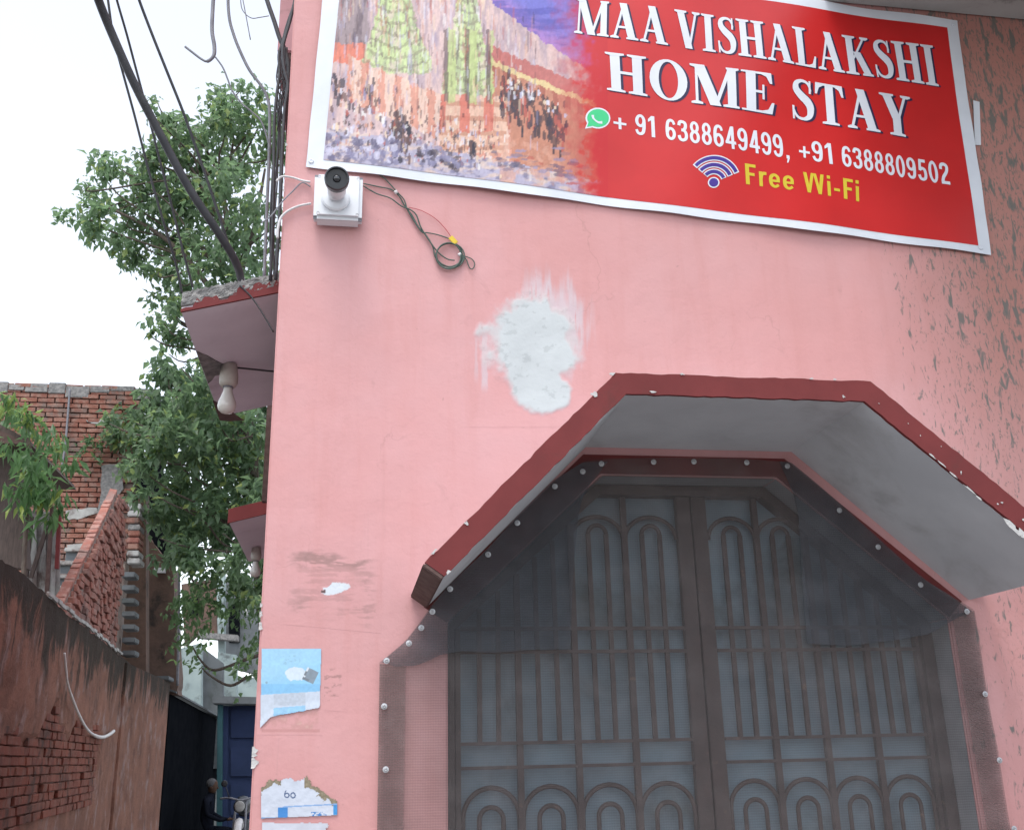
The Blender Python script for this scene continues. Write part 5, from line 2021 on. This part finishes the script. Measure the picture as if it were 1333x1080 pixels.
for pts, r0 in (([(330, 640), (300, 600), (285, 560), (250, 520), (225, 500)], .05), ([(334, 690), (316, 640), (306, 590), (300, 545)], .04), ([(318, 500), (270, 440), (235, 420), (222, 400)], .045),
                ([(312, 440), (255, 350), (200, 300), (140, 270)], .055), ([(306, 380), (330, 300), (345, 220)], .05), ([(296, 300), (255, 230), (218, 160)], .045),
                ([(290, 760), (262, 768), (246, 745), (244, 728), (252, 708)], .022), ([(345, 850), (320, 858), (280, 872), (262, 860), (250, 840)], .03), ([(322, 880), (300, 892), (275, 880), (262, 868)], .026)):
    mb = MB()
    P = smooth_pts(pxs(pts, 11.9), 5)
    mb.tube(P, [r0 * (1 - .7 * i / len(P)) for i in range(len(P))], 7)
    obj('branch', mb, M['trunk'], tree, smooth=True)

mast = root('mast_plant', 'bushy plant with long drooping glossy leaves beside the timber shed', 'plant', on_y(40, 760, 5.9))
mast.location.z = 2.6
MS = [(12, 525, 16), (30, 538, 18), (48, 548, 18), (60, 575, 20), (72, 605, 18), (42, 585, 22), (28, 610, 22), (58, 632, 22), (76, 648, 14), (40, 648, 20), (62, 668, 14), (22, 632, 16), (84, 635, 8), (44, 690, 8), (50, 610, 22)]
cl, cc_ = leaf_cloud(px_clump(MS, 5.7, 8, .25), 3000, .15, 9, ((.035, .10, .028), (.075, .18, .045), (.24, .31, .05), .10), .8, 3.6)
obj('foliage', cl, M['leaf'], mast, cols=cc_, recalc=False)['kind'] = 'stuff'
YT = [(8, 522, 10), (18, 530, 10), (42, 540, 11), (32, 536, 8)]
cl, cc_ = leaf_cloud(px_clump(YT, 5.55, 18, .1), 5200, .10, 19, ((.26, .36, .06), (.20, .30, .07), (.34, .40, .08), .2), .3, 3.0)
obj('young_shoots', cl, M['leaf'], mast, cols=cc_, recalc=False)['kind'] = 'stuff'
mb = MB()
mb.tube(smooth_pts(pxs([(30, 760), (34, 680), (40, 600), (30, 545)], 5.8), 4), .02, 6)
obj('stem', mb, M['trunk'], mast, smooth=True)
wp = root('wall_weed', 'small green weed growing out of the tall brick wall', 'plant', on_y(120, 590, YB))
cl, cc_ = leaf_cloud(px_clump([(112, 578, 11), (122, 586, 11), (133, 592, 8), (104, 586, 7), (118, 574, 7)], YB - .2, 28, .08), 1500, .12, 29, ((.05, .12, .06), (.09, .19, .09), (.14, .22, .07), .05), .1, 2.4)
obj('foliage', cl, M['leaf'], wp, cols=cc_, recalc=False)['kind'] = 'stuff'

# ---- end of the lane
gs = root('lean_to', 'lean-to with its shade coloured near-black and a sloping sheet roof past the boundary wall end', 'shed', on_y(250, 1060, 13.0))
gs.location.z = 0
y0, y1 = 15.0, 21.0
A0, A1 = on_y(222, 903, y0), on_y(287, 938, y1)
mb = MB()
mb.prism([(A0.x, A0.y, 0), (A1.x, A1.y, 0), (A1.x, A1.y, A1.z), (A0.x, A0.y, A0.z)], (-.12, 0, 0))
mb.prism([(A0.x - .125, A0.y, 0), (A0.x - .125, A0.y, A0.z), (A0.x - 2.5, A0.y, A0.z), (A0.x - 2.5, A0.y, 0)], (0, .12, 0))
obj('wall', mb, M['dark'], gs)
mb = MB()
B0, B1 = on_y(204, 882, y0), on_y(268, 930, y1)
mb.prism([A0 + Vector((.10, -.1, .01)), A1 + Vector((.10, 0, .01)), Vector((A1.x - .9, A1.y, A1.z + .35)), Vector((A0.x - .6, A0.y - .1, A0.z + .26))], (0, 0, .03))
obj('roof_sheet', mb, M['greywall'], gs)

pb = root('pale_house', 'pale green house walls far down the lane behind the leaves', 'house', on_y(270, 960, 21))
pb.location.z = 0


def block(name, poly, y, th, mat, parent):
    mb = MB()
    mb.prism([on_y(px, py, y) for px, py in poly], (0, th, 0))
    return obj(name, mb, M[mat], parent, bevel=.01)


block('wall', [(212, 850), (262, 836), (262, 1000), (212, 1000)], 20.0, .3, 'palewall', pb)
block('wall', [(283, 848), (308, 852), (308, 1000), (283, 1000)], 21.0, .3, 'palewall', pb)
block('wall', [(258, 838), (290, 862), (290, 1000), (258, 1000)], 20.4, .3, 'greywall', pb)
block('wall', [(288, 755), (345, 752), (345, 880), (288, 866)], 23.5, .4, 'greywall', pb)
block('pillar', [(281, 742), (292, 740), (292, 850), (284, 850)], 22.8, .35, 'palewall', pb)
block('parapet', [(258, 822), (310, 826), (310, 834), (258, 830)], 22.5, .3, 'cement', pb)
block('window', [(298, 780), (312, 780), (312, 836), (298, 836)], 23.44, .05, 'dark', pb)
block('railing_post', [(318, 765), (322, 765), (322, 800), (318, 800)], 22.4, .1, 'white_chip', pb)
block('wall', [(300, 880), (345, 882), (345, 1000), (300, 1000)], 22.0, .3, 'palewall', pb)
th = root('brick_house', 'shaded brick house far behind the tree trunk', 'house', on_y(265, 800, 24))
th.location.z = 0
block('wall', [(236, 760), (282, 752), (282, 826), (262, 820), (240, 840)], 25.0, .4, 'brownwall', th)
block('window', [(246, 778), (258, 776), (258, 800), (246, 802)], 24.95, .04, 'dark', th)

bg_ = root('blue_gate', 'blue metal double gate with a teal frame at the lane end', 'gate', on_y(308, 1075, 18.3))
bg_.location.z = 0
def zf(poly, y, to_ground=True):
    pts = [on_y(px, py, y) for px, py in poly]
    if to_ground:
        pts[2].z = pts[3].z = 0.03
    return pts
mb = MB()
mb.prism(zf([(283, 916), (290, 916), (290, 1080), (283, 1080)], 18.0), (0, .12, 0))
obj('frame', mb, M['tealpaint'], bg_, bevel=.01)
mb = MB()
mb.prism(zf([(290, 918), (297, 918), (297, 1080), (290, 1080)], 18.1), (0, .1, 0))
obj('stile', mb, M['bluepaint'], bg_, bevel=.01)
mb = MB()
mb.prism(zf([(297, 918), (340, 918), (340, 1080), (297, 1080)], 18.2), (0, .05, 0))
leafb = obj('door_leaf', mb, M['bluepaint'], bg_)
for (ya, yb) in ((924, 960), (972, 1010), (1020, 1060)):
    mb = MB()
    mb.prism([on_y(px, py, 18.19) for px, py in ((300, ya), (336, ya), (336, yb), (300, yb))], (0, -.02, 0))
    obj('panel', mb, M['bluepaint'], leafb, bevel=.006)
mb = MB()
mb.prism([on_y(px, py, 17.9) for px, py in ((276, 905), (345, 907), (345, 917), (276, 916))], (0, .5, 0))
obj('lintel', mb, M['greywall'], bg_, bevel=.02)
# far end of the lane is closed by dark house fronts
ef = root('end_house', 'shadowed house front closing the far end of the lane', 'house', on_y(268, 1000, 24))
ef.location.z = 0
mb = MB()
a, b = on_y(200, 930, 24.5), on_y(345, 935, 24.5)
mb.box((a.x, 24.5, 0), (b.x + 5, 25.0, a.z + .6))
obj('wall', mb, M['greywall'], ef)


# ---- people and the motorcycle
def skin_body(name, verts, edges, mat, parent, sub=2):
    me = bpy.data.meshes.new(name)
    me.from_pydata([v[0] for v in verts], edges, [])
    o = bpy.data.objects.new(name, me)
    COL.objects.link(o)
    o.parent = parent
    md = o.modifiers.new('skin', 'SKIN')
    md.use_smooth_shade = True
    if not me.skin_vertices:
        me.skin_vertices.new()
    for i, v in enumerate(verts):
        r = v[1]
        me.skin_vertices[0].data[i].radius = r if isinstance(r, tuple) else (r, r)
    me.skin_vertices[0].data[0].use_root = True
    sb = o.modifiers.new('sub', 'SUBSURF')
    sb.levels = sb.render_levels = sub
    me.materials.append(mat)
    return o


def lobj(name, mb, mat, parent):
    """mesh given in the parent's own coordinates"""
    o = obj(name, mb, mat, None, smooth=True)
    o.parent = parent
    return o


def seated_person(loc, rz, label):
    pr = root('person', label, 'person', loc, None)
    pr.rotation_euler = (0, 0, rz)
    # faces -y; pelvis at seat height
    V = [((0, 0, .50), (.15, .12)), ((0, .0, .66), (.145, .11)), ((0, -.02, .84), (.165, .115)), ((0, -.04, .99), (.12, .085)), ((0, -.05, 1.06), .058), ((0, -.06, 1.12), .055)]
    E = [(0, 1), (1, 2), (2, 3), (3, 4), (4, 5)]
    def chain(start, pts):
        last = start
        for p in pts:
            V.append(p)
            E.append((last, len(V) - 1))
            last = len(V) - 1
        return last
    for s in (-1, 1):
        chain(3, [((s * .17, -.03, .98), .06), ((s * .22, -.06, .76), .046), ((s * .16, -.27, .66), .036), ((s * .10, -.36, .67), .03)])
        chain(0, [((s * .10, -.10, .49), .085), ((s * .14, -.44, .48), .062), ((s * .13, -.46, .26), .052), ((s * .13, -.45, .07), .038), ((s * .13, -.58, .04), .034)])
    skin_body('body', V, E, M['cloth'], pr)
    # head with hair, face and ears
    b = MB()
    b.lathe((0, -.075, 1.10), (0, -.12, 1), [(0, .045), (.03, .068), (.08, .080), (.13, .082), (.18, .070), (.215, .040), (.225, .012)], 16)
    hd = lobj('head', b, M['skin'], pr)
    b = MB()
    b.lathe((0, -.062, 1.20), (0, -.05, 1), [(0, .086), (.05, .093), (.10, .082), (.135, .045), (.142, .01)], 16)
    hr = lobj('hair', b, M['hair'], pr)
    b = MB()
    b.lathe((0, -.165, 1.185), (0, -1, -.3), [(0, .016), (.015, .013), (.024, .006)], 8)
    lobj('nose', b, M['skin'], pr)
    for s in (-1, 1):
        b = MB()
        b.lathe((s * .083, -.075, 1.19), (s, 0, 0), [(0, .024), (.012, .022), (.014, .010)], 10)
        lobj('ear', b, M['skin'], pr)
        b = MB()
        b.lathe((s * .030, -.152, 1.215), (0, -1, 0), [(0, .011), (.006, .008), (.008, .002)], 8)
        lobj('eye', b, M['dark'], pr)
        hv = [((s * .10, -.36, .67), .030), ((s * .085, -.43, .665), (.034, .018))]
        he = [(0, 1)]
        for k, ln in enumerate((.060, .072, .068, .052)):
            a = len(hv)
            x = s * (.085 + (k - 1.5) * .019)
            hv += [((x, -.47, .668), .010), ((x, -.47 - ln * .6, .660), .009), ((x - s * .004, -.47 - ln, .640), .007)]
            he += [(1, a), (a, a + 1), (a + 1, a + 2)]
        a = len(hv)
        hv += [((s * .050, -.42, .665), .011), ((s * .036, -.46, .655), .009)]
        he += [(0, a), (a, a + 1)]
        skin_body('hand', hv, he, M['skin'], pr, 1)
    b = MB()
    return pr


pp = on_y(268, 1060, 16.4)
person = seated_person((pp.x, 16.4, 0), 1.5, 'grey haired person in dark clothes sitting in the shade down the lane')
mb = MB()
mb.box((pp.x - .28, 16.28, .02), (pp.x + .28, 16.68, .36))
tag(obj('step_block', mb, M['greywall'], bevel=.02), 'low grey block that the grey haired person sits on', 'seat block')

mp = on_y(312, 1055, 15.6)
mo = root('motorcycle', 'dark motorcycle parked facing the camera before the blue gate', 'motorcycle', (mp.x, 15.6, 0))
mx, my = mp.x, 15.6
def wheel(yc):
    mb = MB()
    ring_ = [(mx, yc + .27 * math.cos(2 * PI * k / 24), .30 + .27 * math.sin(2 * PI * k / 24)) for k in range(25)]
    mb.tube(ring_, .045, 8, False)
    wv = obj('wheel', mb, M['black_plastic'], mo, smooth=True)
    mb = MB()
    mb.lathe((mx - .05, yc, .30), (1, 0, 0), [(0, .05), (.10, .05)], 12)
    for k in range(5):
        a = 2 * PI * k / 5
        mb.bar((mx, yc, .30), (mx, yc + .24 * math.cos(a), .30 + .24 * math.sin(a)), .03, .02)
    obj('rim', mb, M['metal'], wv)
wheel(my)
wheel(my + 1.25)
mb = MB()
for s in (-1, 1):
    mb.tube([(mx + s * .09, my, .30), (mx + s * .09, my + .12, .70), (mx + s * .08, my + .2, .98)], .02, 8)
obj('fork', mb, M['cable_grey'], mo, smooth=True)
mb = MB()
mb.tube(smooth_pts([(mx, my - .30, .42), (mx, my - .18, .60), (mx, my + .02, .66), (mx, my + .22, .58)], 4), .065, 8)
obj('mudguard', mb, M['cable_white'], mo, smooth=True)
mb = MB()
mb.lathe((mx, my + .04, .90), (0, -1, 0), [(-.02, .05), (.02, .10), (.09, .105), (.10, .09)], 18)
hl = obj('headlight', mb, M['black_plastic'], mo, smooth=True)
mb = MB()
mb.lathe((mx, my - .062, .90), (0, -1, 0), [(0, .088), (.012, .07), (.02, .03), (.022, .005)], 18)
obj('glass', mb, M['sheet'], hl, smooth=True)
mb = MB()
mb.tube(smooth_pts([(mx - .36, my + .30, 1.02), (mx - .2, my + .2, 1.03), (mx, my + .16, .99), (mx + .2, my + .2, 1.03), (mx + .36, my + .30, 1.02)], 4), .016, 8)
obj('handlebar', mb, M['cable_grey'], mo, smooth=True)
for s in (-1, 1):
    mb = MB()
    mb.tube([(mx + s * .2, my + .2, 1.03), (mx + s * .27, my + .16, 1.22)], .008, 6)
    mb.lathe((mx + s * .29, my + .16, 1.26), (0, -1, 0), [(0, .05), (.02, .055), (.025, .04)], 12)
    obj('mirror', mb, M['black_plastic'], mo, smooth=True)
mb = MB()
mb.tube(smooth_pts([(mx, my + .28, .84), (mx, my + .45, .92), (mx, my + .65, .86), (mx, my + .75, .80)], 4), [.06, .08, .10, .12, .135, .14, .14, .135, .13, .12, .11, .10, .09], 12)
obj('tank', mb, M['black_plastic'], mo, smooth=True)
mb = MB()
mb.tube(smooth_pts([(mx, my + .72, .80), (mx, my + 1.0, .82), (mx, my + 1.4, .90)], 4), .10, 10)
obj('seat', mb, M['cable'], mo, smooth=True)
mb = MB()
mb.box((mx - .15, my + .42, .26), (mx + .15, my + .80, .66))
obj('engine', mb, M['greywall'], mo, bevel=.04)
